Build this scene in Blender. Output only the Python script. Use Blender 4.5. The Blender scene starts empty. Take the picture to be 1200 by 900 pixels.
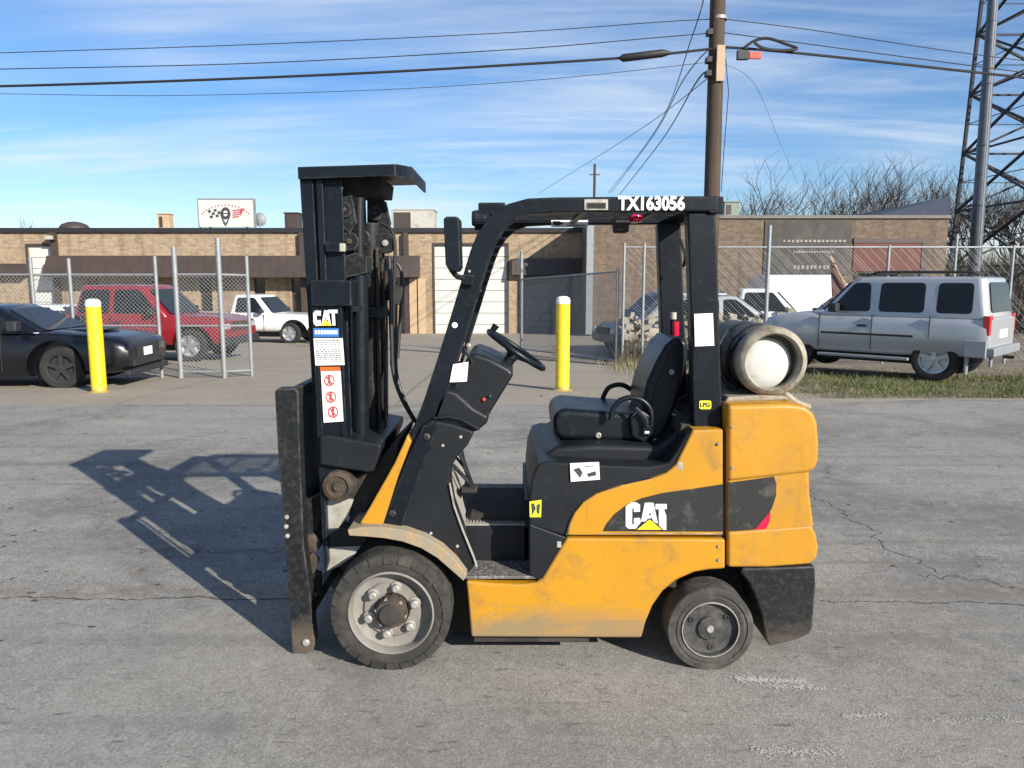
import bpy, bmesh, math, random
from mathutils import Vector, Matrix, noise
random.seed(7)
R = math.radians
SC = bpy.context.scene
COL = SC.collection

# ---------------------------------------------------------------- camera
CAM_H, FPX, PITCH = 1.72, 890.0, math.atan(122 / 890.0)
cd = bpy.data.cameras.new('camera'); cam = bpy.data.objects.new('camera', cd); COL.objects.link(cam)
cd.sensor_width = 36.0; cd.lens = 36.0 * FPX / 1200.0; cd.clip_start = 0.05; cd.clip_end = 3000
cam.location = (0, 0, CAM_H); cam.rotation_euler = (R(90) - PITCH, 0, 0)
SC.camera = cam
SC.view_settings.view_transform = 'Standard'; SC.view_settings.look = 'None'
SC.view_settings.exposure = 0.72; SC.view_settings.gamma = 1.0
SC.cycles.max_bounces = 6

# ---------------------------------------------------------------- sun and sky
SUN_EL = R(24.8); TO_SUN = Vector((0.675, -0.738, 0)).normalized()
sd = bpy.data.lights.new('sun', 'SUN'); sun = bpy.data.objects.new('sun', sd); COL.objects.link(sun)
sd.energy = 5.0; sd.angle = R(0.5); sd.color = (1.0, 0.93, 0.83)
tos = Vector((TO_SUN.x * math.cos(SUN_EL), TO_SUN.y * math.cos(SUN_EL), math.sin(SUN_EL)))
sun.rotation_euler = tos.to_track_quat('Z', 'Y').to_euler()
W = bpy.data.worlds.new("World"); SC.world = W; W.use_nodes = True
nt = W.node_tree; N = nt.nodes; L = nt.links
for n in list(N): N.remove(n)
def nd(tree, t, **kw):
    n = tree.nodes.new(t)
    for k, v in kw.items():
        if k.startswith('i_'): n.inputs[int(k[2:])].default_value = v
        else: setattr(n, k, v)
    return n
def mth(tree, op, a, b=None, clamp=False):
    n = tree.nodes.new('ShaderNodeMath'); n.operation = op; n.use_clamp = clamp
    for i, v in enumerate((a, b)):
        if v is None: continue
        if isinstance(v, (int, float)): n.inputs[i].default_value = v
        else: tree.links.new(v, n.inputs[i])
    return n.outputs[0]
out = nd(nt, 'ShaderNodeOutputWorld'); bg = nd(nt, 'ShaderNodeBackground')
sky = nd(nt, 'ShaderNodeTexSky'); sky.sky_type = 'NISHITA'; sky.sun_disc = False
sky.sun_elevation = SUN_EL; sky.sun_rotation = math.atan2(TO_SUN.x, TO_SUN.y)
sky.air_density = 1.0; sky.dust_density = 0.3; sky.ozone_density = 2.4; sky.altitude = 100
tc = nd(nt, 'ShaderNodeTexCoord'); sp = nd(nt, 'ShaderNodeSeparateXYZ'); L.new(tc.outputs['Generated'], sp.inputs[0])
zc = mth(nt, 'MAXIMUM', mth(nt, 'ADD', sp.outputs[2], 0.10), 0.03)
cx = mth(nt, 'DIVIDE', sp.outputs[0], zc); cy = mth(nt, 'DIVIDE', sp.outputs[1], zc)
cb = nd(nt, 'ShaderNodeCombineXYZ'); L.new(cx, cb.inputs[0]); L.new(cy, cb.inputs[1])
def cloud(rot, scale, sc3, lo, hi, det=9, dist=0.6):
    m = nd(nt, 'ShaderNodeMapping'); m.inputs['Rotation'].default_value = (0, 0, R(rot)); m.inputs['Scale'].default_value = sc3
    L.new(cb.outputs[0], m.inputs[0])
    n = nd(nt, 'ShaderNodeTexNoise'); n.inputs['Scale'].default_value = scale; n.inputs['Detail'].default_value = det
    n.inputs['Roughness'].default_value = 0.62; n.inputs['Distortion'].default_value = dist; L.new(m.outputs[0], n.inputs['Vector'])
    r = nd(nt, 'ShaderNodeMapRange'); r.interpolation_type = 'SMOOTHSTEP'; r.inputs[1].default_value = lo; r.inputs[2].default_value = hi
    L.new(n.outputs[0], r.inputs[0]); return r.outputs[0]
c1 = cloud(58, 0.8, (0.38, 1.2, 1), 0.39, 0.72)
c2 = cloud(48, 2.0, (0.30, 1.4, 1), 0.41, 0.74, dist=1.0)
c3 = cloud(0, 0.35, (1, 1, 1), 0.35, 0.60, det=3)
cl = mth(nt, 'MULTIPLY', mth(nt, 'ADD', mth(nt, 'MULTIPLY', c1, 0.75), mth(nt, 'MULTIPLY', c2, 0.5)), mth(nt, 'ADD', mth(nt, 'MULTIPLY', c3, 0.8), 0.15), True)
hz = nd(nt, 'ShaderNodeMapRange'); L.new(sp.outputs[2], hz.inputs[0]); hz.inputs[1].default_value = 0.0; hz.inputs[2].default_value = 0.35
hz.inputs[3].default_value = 0.45; hz.inputs[4].default_value = 0.0
cl = mth(nt, 'MULTIPLY', cl, 0.85)
hs = nd(nt, 'ShaderNodeHueSaturation'); hs.inputs['Saturation'].default_value = 1.18; hs.inputs['Value'].default_value = 1.0
tint = nd(nt, 'ShaderNodeMix', data_type='RGBA', blend_type='MULTIPLY'); tint.inputs[0].default_value = 1.0; tint.inputs[7].default_value = (0.95, 1.0, 1.15, 1)
L.new(sky.outputs[0], tint.inputs[6]); L.new(tint.outputs[2], hs.inputs['Color'])
mx = nd(nt, 'ShaderNodeMix', data_type='RGBA'); L.new(cl, mx.inputs[0]); L.new(hs.outputs[0], mx.inputs[6]); mx.inputs[7].default_value = (6.6, 7.2, 7.8, 1)
L.new(mx.outputs[2], bg.inputs[0]); bg.inputs[1].default_value = 0.080; L.new(bg.outputs[0], out.inputs[0])

# ---------------------------------------------------------------- helpers
def P(px, py, Y):
    """pixel of the photograph (1200x900) on the upright plane y = Y"""
    u = (px - 600) / FPX; v = (py - 450) / FPX
    dn = v * math.cos(PITCH) + math.sin(PITCH); fw = math.cos(PITCH) - v * math.sin(PITCH)
    t = Y / fw
    return Vector((u * t, Y, CAM_H - dn * t))
def gz(y):
    if y < 11: return 0.0
    if y < 41: return -0.035 * (y - 11)
    return -1.05
def G(px, Y):
    """ground point under pixel column px at distance Y"""
    z = gz(Y); t = Y * math.cos(PITCH) + (CAM_H - z) * math.sin(PITCH)
    return Vector(((px - 600) / FPX * t, Y, z))

def mat(name, base, rough=0.6, metal=0.0, var=0.12, vs=3.0, dirt=None, bump=None, coat=0.0, spec=None, zdirt=None, extra=None):
    m = bpy.data.materials.new(name); m.use_nodes = True; t = m.node_tree
    b = t.nodes['Principled BSDF']; tcn = nd(t, 'ShaderNodeTexCoord'); vec = tcn.outputs['Object']
    b.inputs['Roughness'].default_value = rough; b.inputs['Metallic'].default_value = metal
    if coat: b.inputs['Coat Weight'].default_value = coat; b.inputs['Coat Roughness'].default_value = 0.08
    if spec is not None: b.inputs['Specular IOR Level'].default_value = spec
    def nz(s, det=6, r=0.6, dist=0.0, sc=None):
        n = nd(t, 'ShaderNodeTexNoise'); n.inputs['Scale'].default_value = s; n.inputs['Detail'].default_value = det
        n.inputs['Roughness'].default_value = r; n.inputs['Distortion'].default_value = dist
        if sc:
            mp = nd(t, 'ShaderNodeMapping'); mp.inputs['Scale'].default_value = sc; t.links.new(vec, mp.inputs[0]); t.links.new(mp.outputs[0], n.inputs['Vector'])
        else: t.links.new(vec, n.inputs['Vector'])
        return n.outputs[0]
    def rng(s, a, b_, c=0.0, d=1.0):
        r = nd(t, 'ShaderNodeMapRange'); r.inputs[1].default_value = a; r.inputs[2].default_value = b_; r.inputs[3].default_value = c; r.inputs[4].default_value = d
        t.links.new(s, r.inputs[0]); return r.outputs[0]
    def mix(f, a, c, mode='MIX'):
        x = nd(t, 'ShaderNodeMix', data_type='RGBA', blend_type=mode)
        for i, v in ((0, f), (6, a), (7, c)):
            if isinstance(v, (int, float)): x.inputs[i].default_value = v
            elif isinstance(v, tuple): x.inputs[i].default_value = (*v[:3], 1)
            else: t.links.new(v, x.inputs[i])
        return x.outputs[2]
    lo = tuple(max(0, c * (1 - var)) for c in base); hi = tuple(min(1, c * (1 + var)) for c in base)
    col = mix(rng(nz(vs), 0.3, 0.7), lo, hi)
    if dirt:
        dc, amt, ds = dirt
        f = rng(nz(ds, 9, 0.7, 0.4), 0.62 - amt * 0.35, 0.80 - amt * 0.2)
        col = mix(f, col, dc)
        rr = mix(f, (rough,) * 3, (min(1, rough + 0.3),) * 3); t.links.new(rr, b.inputs['Roughness'])
    if zdirt:                                       # wear and road dirt that has settled low on the thing
        dc, z0, z1 = zdirt
        s = nd(t, 'ShaderNodeSeparateXYZ'); t.links.new(vec, s.inputs[0])
        zz = mth(t, 'ADD', s.outputs[2], mth(t, 'MULTIPLY', mth(t, 'SUBTRACT', nz(7, 8, 0.7, 0.6, (0.5, 0.5, 1.6)), 0.5), (z1 - z0) * 2.8))
        col = mix(rng(zz, z0, z1, 0.85, 0.0), col, dc)
    env = dict(t=t, b=b, vec=vec, nz=nz, rng=rng, mix=mix)
    if extra: col = extra(env, col)
    t.links.new(col, b.inputs['Base Color'])
    if bump:
        bs, bsc = bump[:2]
        bn = nd(t, 'ShaderNodeBump'); bn.inputs['Strength'].default_value = bs; bn.inputs['Distance'].default_value = bump[2] if len(bump) > 2 else 0.01
        t.links.new(nz(bsc, 8, 0.65), bn.inputs['Height']); t.links.new(bn.outputs[0], b.inputs['Normal'])
    return m

class MB:
    def __init__(s): s.v = []; s.f = []
    def add(s, vs, fs):
        o = len(s.v); s.v += [Vector(v) for v in vs]; s.f += [tuple(i + o for i in f) for f in fs]; return s
    def box(s, a, b):
        x0, y0, z0 = (min(p, q) for p, q in zip(a, b)); x1, y1, z1 = (max(p, q) for p, q in zip(a, b))
        return s.add([(x0,y0,z0),(x1,y0,z0),(x1,y1,z0),(x0,y1,z0),(x0,y0,z1),(x1,y0,z1),(x1,y1,z1),(x0,y1,z1)],
                     [(0,3,2,1),(4,5,6,7),(0,1,5,4),(1,2,6,5),(2,3,7,6),(3,0,4,7)])
    def prism(s, poly, y0, y1):                      # poly: (x, z) outline, extruded along y
        ar = sum(poly[i][0]*poly[(i+1)%len(poly)][1]-poly[(i+1)%len(poly)][0]*poly[i][1] for i in range(len(poly)))
        if ar < 0: poly = poly[::-1]
        n = len(poly)
        return s.add([(x, y0, z) for x, z in poly] + [(x, y1, z) for x, z in poly],
                     [tuple(range(n)), tuple(range(2*n-1, n-1, -1))] + [(i, i+n, (i+1)%n+n, (i+1)%n) for i in range(n)])
    def px(s, pts, y0, y1, Yr=None):                 # outline measured at distance Yr (default y0)
        Yr = y0 if Yr is None else Yr
        return s.prism([(P(a, b, Yr).x, P(a, b, Yr).z) for a, b in pts], y0, y1)
    def tube(s, pts, r, n=8, cap=True):
        pts = [Vector(p) for p in pts]; rs = r if isinstance(r, (list, tuple)) else [r]*len(pts)
        o = len(s.v); up = None
        for i, p in enumerate(pts):
            d = (pts[min(i+1, len(pts)-1)] - pts[max(i-1, 0)]).normalized()
            if up is None: up = d.orthogonal().normalized()
            else: up = (up - d * up.dot(d)); up = up.normalized() if up.length > 1e-6 else d.orthogonal().normalized()
            q = d.cross(up)
            for k in range(n):
                a = 2*math.pi*k/n; s.v.append(p + (up*math.cos(a) + q*math.sin(a))*rs[i])
        for i in range(len(pts)-1):
            for k in range(n):
                s.f.append((o+i*n+k, o+i*n+(k+1)%n, o+(i+1)*n+(k+1)%n, o+(i+1)*n+k))
        if cap:
            s.f.append(tuple(o+k for k in range(n))[::-1]); s.f.append(tuple(o+(len(pts)-1)*n+k for k in range(n)))
        return s
    def lathe(s, prof, c, axis='y', n=32, ph=0.0, cap=None):   # prof: (radius, offset along axis)
        o = len(s.v); c = Vector(c)
        for r, h in prof:
            for k in range(n):
                a = 2*math.pi*k/n + ph; ca, sa = r*math.cos(a), r*math.sin(a)
                s.v.append(c + (Vector((ca, h, sa)) if axis == 'y' else Vector((ca, sa, h)) if axis == 'z' else Vector((h, ca, sa))))
        for i in range(len(prof)-1):
            for k in range(n):
                s.f.append((o+i*n+k, o+(i+1)*n+k, o+(i+1)*n+(k+1)%n, o+i*n+(k+1)%n))
        if cap or (cap is None and prof[0][0] < .06): s.f.append(tuple(o+k for k in range(n)))
        if cap or (cap is None and prof[-1][0] < .06): s.f.append(tuple(o+(len(prof)-1)*n+k for k in range(n))[::-1])
        return s
    def sweep(s, pts, w, y0, y1):                    # flat bar: path of (x, z), width w in the plane, y0..y1 across
        ps = [Vector(p) for p in pts]; o = len(s.v); n = len(ps)
        for i, p in enumerate(ps):
            d = (ps[min(i+1, n-1)] - ps[max(i-1, 0)]).normalized(); q = Vector((-d.y, d.x)); ww = (w[i] if isinstance(w, (list, tuple)) else w) / 2
            a = p + q*ww; b = p - q*ww
            s.v += [Vector((a.x, y0, a.y)), Vector((b.x, y0, b.y)), Vector((b.x, y1, b.y)), Vector((a.x, y1, a.y))]
        for i in range(n-1):
            for k in range(4): s.f.append((o+i*4+k, o+i*4+(k+1)%4, o+i*4+4+(k+1)%4, o+i*4+4+k))
        s.f.append((o, o+3, o+2, o+1)); s.f.append((o+n*4-4, o+n*4-3, o+n*4-2, o+n*4-1)); return s
    def build(s, name, m=None, parent=None, bevel=0, seg=2, smooth=True, kind=None, org=None, ang=38, label=None):
        me = bpy.data.meshes.new(name)
        org = Vector(org) if org is not None else Vector(parent.get('_o', (0,0,0))) if parent else Vector((0,0,0))
        me.from_pydata([v - org for v in s.v], [], s.f); me.validate()
        bm = bmesh.new(); bm.from_mesh(me); bmesh.ops.recalc_face_normals(bm, faces=bm.faces); bm.to_mesh(me); bm.free()
        if smooth:
            me.polygons.foreach_set('use_smooth', [True]*len(me.polygons)); me.set_sharp_from_angle(angle=R(ang))
        o = bpy.data.objects.new(name, me); COL.objects.link(o)
        if m: me.materials.append(m)
        if bevel:
            b = o.modifiers.new('bevel', 'BEVEL'); b.width = bevel; b.segments = seg; b.limit_method = 'ANGLE'; b.angle_limit = R(35); b.harden_normals = smooth
        if parent is not None: o.parent = parent; o['_o'] = tuple(org)
        if kind: o['kind'] = kind
        if label: o['label'] = label
        return o
def tag(o, label=None, cat=None, group=None, kind=None):
    if label: o['label'] = label
    if cat: o['category'] = cat
    if group: o['group'] = group
    if kind: o['kind'] = kind
    return o
def thing(name, loc, label, cat, group=None, rz=0.0, local=False):
    o = bpy.data.objects.new(name, None); COL.objects.link(o); o.location = loc; o.rotation_euler = (0, 0, rz)
    o.empty_display_size = 0.2
    o['_o'] = (0.0, 0.0, 0.0) if local else tuple(loc)
    return tag(o, label, cat, group)
def dup(root, loc, rz=None, label=None, parent=None):
    def cp(o, par):
        c = o.copy(); COL.objects.link(c)
        if par is not None: c.parent = par
        for ch in list(o.children): cp(ch, c)
        return c
    r = cp(root, None); r.location = loc
    if rz is not None: r.rotation_euler = (0, 0, rz)
    if label: r['label'] = label
    return r
def text(name, body, m, parent, loc, size, rot=(R(90), 0, 0), sx=1.0, off=0.0, ext=0.0015, align='CENTER', arc=None):
    cu = bpy.data.curves.new(name, 'FONT'); cu.body = body; cu.size = size; cu.align_x = align; cu.align_y = 'CENTER'; cu.extrude = ext; cu.offset = off
    cu.resolution_u = 3
    tmp = bpy.data.objects.new(name, cu); COL.objects.link(tmp)
    bpy.context.view_layer.update()
    me = bpy.data.meshes.new_from_object(tmp.evaluated_get(bpy.context.evaluated_depsgraph_get()))
    bpy.data.objects.remove(tmp); me.name = name
    o = bpy.data.objects.new(name, me); COL.objects.link(o); me.materials.clear(); me.materials.append(m)
    o.parent = parent; org = Vector(parent.get('_o', (0,0,0))) if parent else Vector((0,0,0))
    o.location = Vector(loc) - org; o.rotation_euler = rot; o.scale = (sx, 1, 1)
    return o
def rect_path(pts, sub=6):                           # Catmull-Rom through points
    ps = [Vector(p) for p in pts]; out = []
    for i in range(len(ps)-1):
        a = ps[max(i-1, 0)]; b = ps[i]; c = ps[i+1]; d = ps[min(i+2, len(ps)-1)]
        for k in range(sub):
            t = k/sub; out.append(0.5*((2*b) + (c-a)*t + (2*a-5*b+4*c-d)*t*t + (3*b-a-3*c+d)*t**3))
    out.append(ps[-1]); return out

# ---------------------------------------------------------------- materials
def street_extra(e, col):
    t = e['t']; nz = e['nz']; rng = e['rng']; mix = e['mix']; vec = e['vec']
    col = mix(rng(nz(0.35, 4, 0.55, 0.5, (1, 2.2, 1)), 0.36, 0.62, 0.0, 0.75), col, (0.150, 0.145, 0.132))
    col = mix(rng(nz(1.6, 8, 0.7, 0.8), 0.50, 0.68, 0, 0.6), col, (0.110, 0.106, 0.097))
    v = nd(t, 'ShaderNodeTexVoronoi'); v.inputs['Scale'].default_value = 95; t.links.new(vec, v.inputs['Vector'])
    sv = nd(t, 'ShaderNodeSeparateColor'); t.links.new(v.outputs['Color'], sv.inputs[0])
    col = mix(rng(sv.outputs[0], 0.0, 1.0, 0.0, 0.55), col, mix(sv.outputs[1], (0.075, 0.072, 0.066), (0.46, 0.44, 0.39)))
    v2 = nd(t, 'ShaderNodeTexVoronoi'); v2.inputs['Scale'].default_value = 240; t.links.new(vec, v2.inputs['Vector'])
    s2 = nd(t, 'ShaderNodeSeparateColor'); t.links.new(v2.outputs['Color'], s2.inputs[0])
    col = mix(rng(s2.outputs[0], 0.6, 1.0, 0.0, 0.5), col, (0.60, 0.57, 0.51))
    col = mix(rng(nz(0.9, 7, 0.7, 1.2), 0.54, 0.66, 0, 0.5), col, (0.095, 0.090, 0.082))
    col = mix(rng(nz(0.7, 7, 0.75, 1.0, (0.5, 3, 1)), 0.55, 0.66, 0, 0.4), col, (0.32, 0.31, 0.28))
    col = mix(rng(nz(1.0, 5, 0.6, 0.3, (0.18, 4.5, 1)), 0.52, 0.68, 0, 0.45), col, (0.115, 0.110, 0.100))
    col = mix(rng(nz(0.55, 3, 0.5, 0.6), 0.50, 0.60, 0, 0.42), col, (0.105, 0.102, 0.094))
    # tar spots and oil stains
    col = mix(rng(nz(5.5, 3, 0.5, 0.3, (0.7, 1.5, 1)), 0.70, 0.76, 0, 0.8), col, (0.035, 0.034, 0.033))
    s = nd(t, 'ShaderNodeSeparateXYZ'); t.links.new(vec, s.inputs[0])
    yy = mth(t, 'ADD', s.outputs[1], mth(t, 'MULTIPLY', mth(t, 'SUBTRACT', nz(1.2, 6, 0.6), 0.5), 0.22))
    def band(yc, w, c, f, gate=None):
        nonlocal col
        k = mth(t, 'MULTIPLY', rng(mth(t, 'ABSOLUTE', mth(t, 'SUBTRACT', yy, yc)), w*0.3, w, 1.0, 0.0), f)
        if gate is not None: k = mth(t, 'MULTIPLY', k, gate)
        col = mix(k, col, c)
    band(4.02, 0.10, (0.16, 0.115, 0.075), 0.55, rng(nz(2.5, 5), 0.35, 0.6))
    col = mix(rng(yy, 3.9, 4.1, 0.3, 0.0), col, (0.235, 0.228, 0.208))
    col = mix(rng(nz(9, 7, 0.75, 0.4), 0.50, 0.66, 0, 0.4), col, (0.36, 0.345, 0.31))
    col = mix(rng(nz(14, 5, 0.7, 0.2, (0.45, 1.7, 1)), 0.60, 0.68, 0, 0.7), col, (0.075, 0.072, 0.066))
    # cracks
    for sc, th, g0 in ((0.55, 0.004, 0.56), (1.3, 0.005, 0.62)):
        mp = nd(t, 'ShaderNodeMapping'); mp.inputs['Location'].default_value = (3.3, 1.7, 0)
        ad = nd(t, 'ShaderNodeVectorMath'); ad.operation = 'ADD'; nn = nd(t, 'ShaderNodeTexNoise'); nn.inputs['Scale'].default_value = 2.2; nn.inputs['Detail'].default_value = 6
        t.links.new(vec, nn.inputs['Vector']); sc_ = nd(t, 'ShaderNodeVectorMath'); sc_.operation = 'SCALE'; sc_.inputs['Scale'].default_value = 0.5
        t.links.new(nn.outputs['Color'], sc_.inputs[0]); t.links.new(vec, ad.inputs[0]); t.links.new(sc_.outputs[0], ad.inputs[1]); t.links.new(ad.outputs[0], mp.inputs[0])
        vo = nd(t, 'ShaderNodeTexVoronoi'); vo.feature = 'DISTANCE_TO_EDGE'; vo.inputs['Scale'].default_value = sc; t.links.new(mp.outputs[0], vo.inputs['Vector'])
        k = mth(t, 'MULTIPLY', rng(vo.outputs['Distance'], 0.0, th, 0.6, 0.0), rng(nz(0.5, 3), g0, g0+0.06))
        col = mix(k, col, (0.04, 0.037, 0.034))
    # worn white paint scuffs, only where the street shows them
    k = mth(t, 'MULTIPLY', rng(nz(3.5, 8, 0.75, 0.5, (0.6, 7, 1)), 0.60, 0.66), rng(nz(30, 6, 0.7), 0.42, 0.55))
    gx = mth(t, 'MULTIPLY', rng(s.outputs[0], 0.3, 1.0), rng(s.outputs[1], 3.0, 3.3, 0.5, 0.0))
    col = mix(mth(t, 'MULTIPLY', k, gx), col, (0.60, 0.58, 0.54))
    return col
M = {}
M['street'] = mat('street', (0.228, 0.212, 0.180), 0.92, var=0.16, vs=0.9, bump=(0.55, 130, 0.006), extra=street_extra, spec=0.25)
def apron_extra(e, col):
    t = e['t']; nz = e['nz']; rng = e['rng']; mix = e['mix']
    col = mix(rng(nz(0.28, 5, 0.6, 0.8, (0.5, 2.4, 1)), 0.40, 0.60, 0, 0.75), col, (0.27, 0.235, 0.185))
    col = mix(rng(nz(2.2, 8, 0.75, 0.5), 0.5, 0.72, 0, 0.6), col, (0.19, 0.165, 0.135))
    col = mix(rng(nz(60, 3, 0.6), 0.5, 0.75, 0, 0.4), col, (0.38, 0.34, 0.28))
    s = nd(t, 'ShaderNodeSeparateXYZ'); t.links.new(e['vec'], s.inputs[0])
    xx = mth(t, 'ADD', s.outputs[0], mth(t, 'MULTIPLY', nz(0.8, 5), 0.12))
    for ax, per, off in ((xx, 3.9, 1.3), (s.outputs[1], 3.4, 0.6)):
        a = mth(t, 'ABSOLUTE', mth(t, 'SUBTRACT', mth(t, 'MODULO', mth(t, 'ADD', ax, 400 + off), per), per/2))
        col = mix(rng(a, 0.0, 0.03, 0.55, 0.0), col, (0.05, 0.045, 0.04))
    return col
M['apron'] = mat('apron', (0.285, 0.250, 0.195), 0.92, var=0.10, vs=0.7, bump=(0.4, 60, 0.01), extra=apron_extra, spec=0.25)
M['earth'] = mat('earth', (0.20, 0.165, 0.115), 0.95, var=0.25, vs=0.8, bump=(0.6, 20, 0.03), dirt=((0.10, 0.085, 0.05), 0.6, 1.5))
def edge_wear(e, col, c, amt=.8, rad=.014):
    t = e['t']; bv = nd(t, 'ShaderNodeBevel'); bv.samples = 4; bv.inputs[0].default_value = rad; ge = nd(t, 'ShaderNodeNewGeometry')
    dt = nd(t, 'ShaderNodeVectorMath'); dt.operation = 'DOT_PRODUCT'; t.links.new(bv.outputs[0], dt.inputs[0]); t.links.new(ge.outputs['True Normal'], dt.inputs[1])
    k = mth(t, 'MULTIPLY', e['rng'](dt.outputs['Value'], 0.995, 0.93, 0, 1), e['rng'](e['nz'](18, 6, 0.7), 0.42, 0.60, 0, amt))
    return e['mix'](k, col, c)
def paint_extra(e, col):
    nz = e['nz']; rng = e['rng']; mix = e['mix']
    col = edge_wear(e, col, (0.17, 0.13, 0.085))
    col = mix(rng(nz(16, 7, 0.7, 0.3, (1, 1, 0.10)), 0.60, 0.74, 0, 0.5), col, (0.22, 0.115, 0.02))
    col = mix(rng(nz(90, 4, 0.6, 0.0, (0.25, 1, 1)), 0.70, 0.76, 0, 0.6), col, (0.16, 0.12, 0.07))
    col = mix(rng(nz(26, 5, 0.6, 0.2, (0.12, 1, 1.6)), 0.68, 0.76, 0, 0.55), col, (0.20, 0.12, 0.04))
    col = mix(rng(nz(55, 3, 0.5), 0.74, 0.80, 0, 0.7), col, (0.10, 0.07, 0.05))
    return mix(rng(nz(1.6, 5, 0.6, 0.5, (1, 1, 0.5)), 0.5, 0.8, 0, 0.28), col, (0.38, 0.185, 0.02))
M['yellow'] = mat('yellow_paint', (0.46, 0.222, 0.010), 0.42, var=0.06, vs=2.5, dirt=((0.23, 0.125, 0.030), 0.26, 7), zdirt=((0.20, 0.165, 0.105), 0.16, 0.27), bump=(0.06, 9, 0.01), extra=paint_extra)
M['yellow_cw'] = mat('yellow_counterweight_paint', (0.45, 0.213, 0.010), 0.46, var=0.08, vs=4, dirt=((0.24, 0.135, 0.035), 0.30, 6), bump=(0.22, 14, 0.01), extra=paint_extra)
M['yellow_worn'] = mat('worn_yellow', (0.46, 0.25, 0.05), 0.6, var=0.2, vs=8, dirt=((0.24, 0.215, 0.165), 1.2, 18), bump=(0.2, 30, 0.005))
M['black'] = mat('black_paint', (0.0055, 0.0085, 0.013), 0.40, var=0.3, vs=4, spec=0.22, dirt=((0.012, 0.014, 0.016), 0.2, 22), bump=(0.08, 25, 0.004), extra=lambda e, col: edge_wear(e, col, (0.09, 0.09, 0.088), .6, .008))
M['black_worn'] = mat('worn_black_paint', (0.010, 0.012, 0.014), 0.5, var=0.3, vs=6, spec=0.28, dirt=((0.040, 0.037, 0.032), 0.35, 40), bump=(0.2, 30, 0.004), zdirt=((0.10, 0.080, 0.060), 0.05, 0.22), extra=lambda e, col: edge_wear(e, col, (0.13, 0.12, 0.10), .9, .010))
M['plastic'] = mat('grey_black_plastic', (0.0115, 0.0135, 0.016), 0.45, var=0.2, vs=5, spec=0.28, dirt=((0.024, 0.024, 0.023), 0.12, 30), bump=(0.1, 200, 0.001))
M['core'] = mat('grimy_underside', (0.018, 0.017, 0.016), 0.8, var=0.3, dirt=((0.06, 0.05, 0.04), 0.5, 8))
M['decal_black'] = mat('black_decal', (0.020, 0.021, 0.021), 0.42, var=0.15, dirt=((0.09, 0.085, 0.07), 0.25, 10))
M['vinyl'] = mat('black_vinyl', (0.006, 0.009, 0.013), 0.38, spec=0.3, var=0.25, vs=6, bump=(0.1, 60, 0.002), dirt=((0.015, 0.017, 0.018), 0.2, 14))
M['rubber'] = mat('tyre_rubber', (0.024, 0.023, 0.021), 0.85, var=0.25, vs=10, dirt=((0.065, 0.060, 0.050), 0.5, 12), bump=(0.3, 60, 0.003))
M['rubber_smooth'] = mat('smooth_tyre_rubber', (0.034, 0.032, 0.029), 0.85, var=0.2, vs=10, dirt=((0.10, 0.095, 0.082), 0.5, 12), bump=(0.3, 80, 0.003))
M['hose'] = mat('hose_rubber', (0.018, 0.018, 0.019), 0.5)
M['rim'] = mat('dusty_silver_rim', (0.225, 0.215, 0.20), 0.65, metal=0.1, var=0.12, vs=12, dirt=((0.17, 0.15, 0.12), 0.75, 7), bump=(0.2, 50, 0.003))
M['nut'] = mat('dull_steel', (0.42, 0.41, 0.38), 0.5, metal=0.5, dirt=((0.2, 0.17, 0.13), 0.5, 40))
M['rusty'] = mat('greasy_rusty_steel', (0.050, 0.043, 0.036), 0.7, metal=0.3, var=0.4, vs=14, dirt=((0.12, 0.075, 0.045), 0.5, 22), bump=(0.4, 60, 0.004))
M['rim_black'] = mat('dark_rim', (0.030, 0.030, 0.030), 0.55, var=0.2, dirt=((0.09, 0.085, 0.075), 0.5, 20))
M['pale_steel'] = mat('bare_pale_steel', (0.40, 0.39, 0.34), 0.55, metal=0.2, var=0.12, vs=8, dirt=((0.18, 0.16, 0.12), 0.5, 8))
M['chrome'] = mat('chrome', (0.62, 0.62, 0.60), 0.18, metal=1.0)
M['white'] = mat('white_vinyl', (0.78, 0.78, 0.76), 0.5, var=0.04, dirt=((0.5, 0.47, 0.42), 0.2, 30))
M['cream'] = mat('dirty_cream_paint', (0.36, 0.325, 0.25), 0.6, var=0.15, vs=9, dirt=((0.085, 0.065, 0.05), 0.66, 8), bump=(0.3, 40, 0.004))
M['tank_grime'] = mat('grimy_tank_paint', (0.085, 0.080, 0.072), 0.6, var=0.3, vs=5, dirt=((0.30, 0.26, 0.19), 0.35, 6), bump=(0.2, 30, 0.003))
M['dome'] = mat('white_tank_paint', (0.50, 0.51, 0.47), 0.5, var=0.07, vs=7, dirt=((0.35, 0.33, 0.29), 0.35, 14), bump=(0.15, 30, 0.003))
M['red'] = mat('red_decal', (0.60, 0.06, 0.03), 0.45); M['redlens'] = mat('red_lens', (0.70, 0.01, 0.05), 0.15, coat=0.5)
M['blue'] = mat('blue_decal', (0.03, 0.15, 0.45), 0.45); M['logo_yellow'] = mat('logo_yellow', (0.90, 0.66, 0.02), 0.45)
M['orange'] = mat('orange_decal', (0.65, 0.12, 0.02), 0.5); M['ink'] = mat('ink', (0.04, 0.04, 0.045), 0.6); M['redink'] = mat('red_ink', (0.45, 0.06, 0.05), 0.6)
M['greenyellow'] = mat('yellow_label', (0.75, 0.72, 0.03), 0.5)
M['bollard'] = mat('bollard_sleeve', (0.72, 0.53, 0.01), 0.45, var=0.06, dirt=((0.38, 0.27, 0.05), 0.35, 9), zdirt=((0.30, 0.22, 0.08), 0.0, 0.10), bump=(0.15, 20, 0.004))
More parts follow.
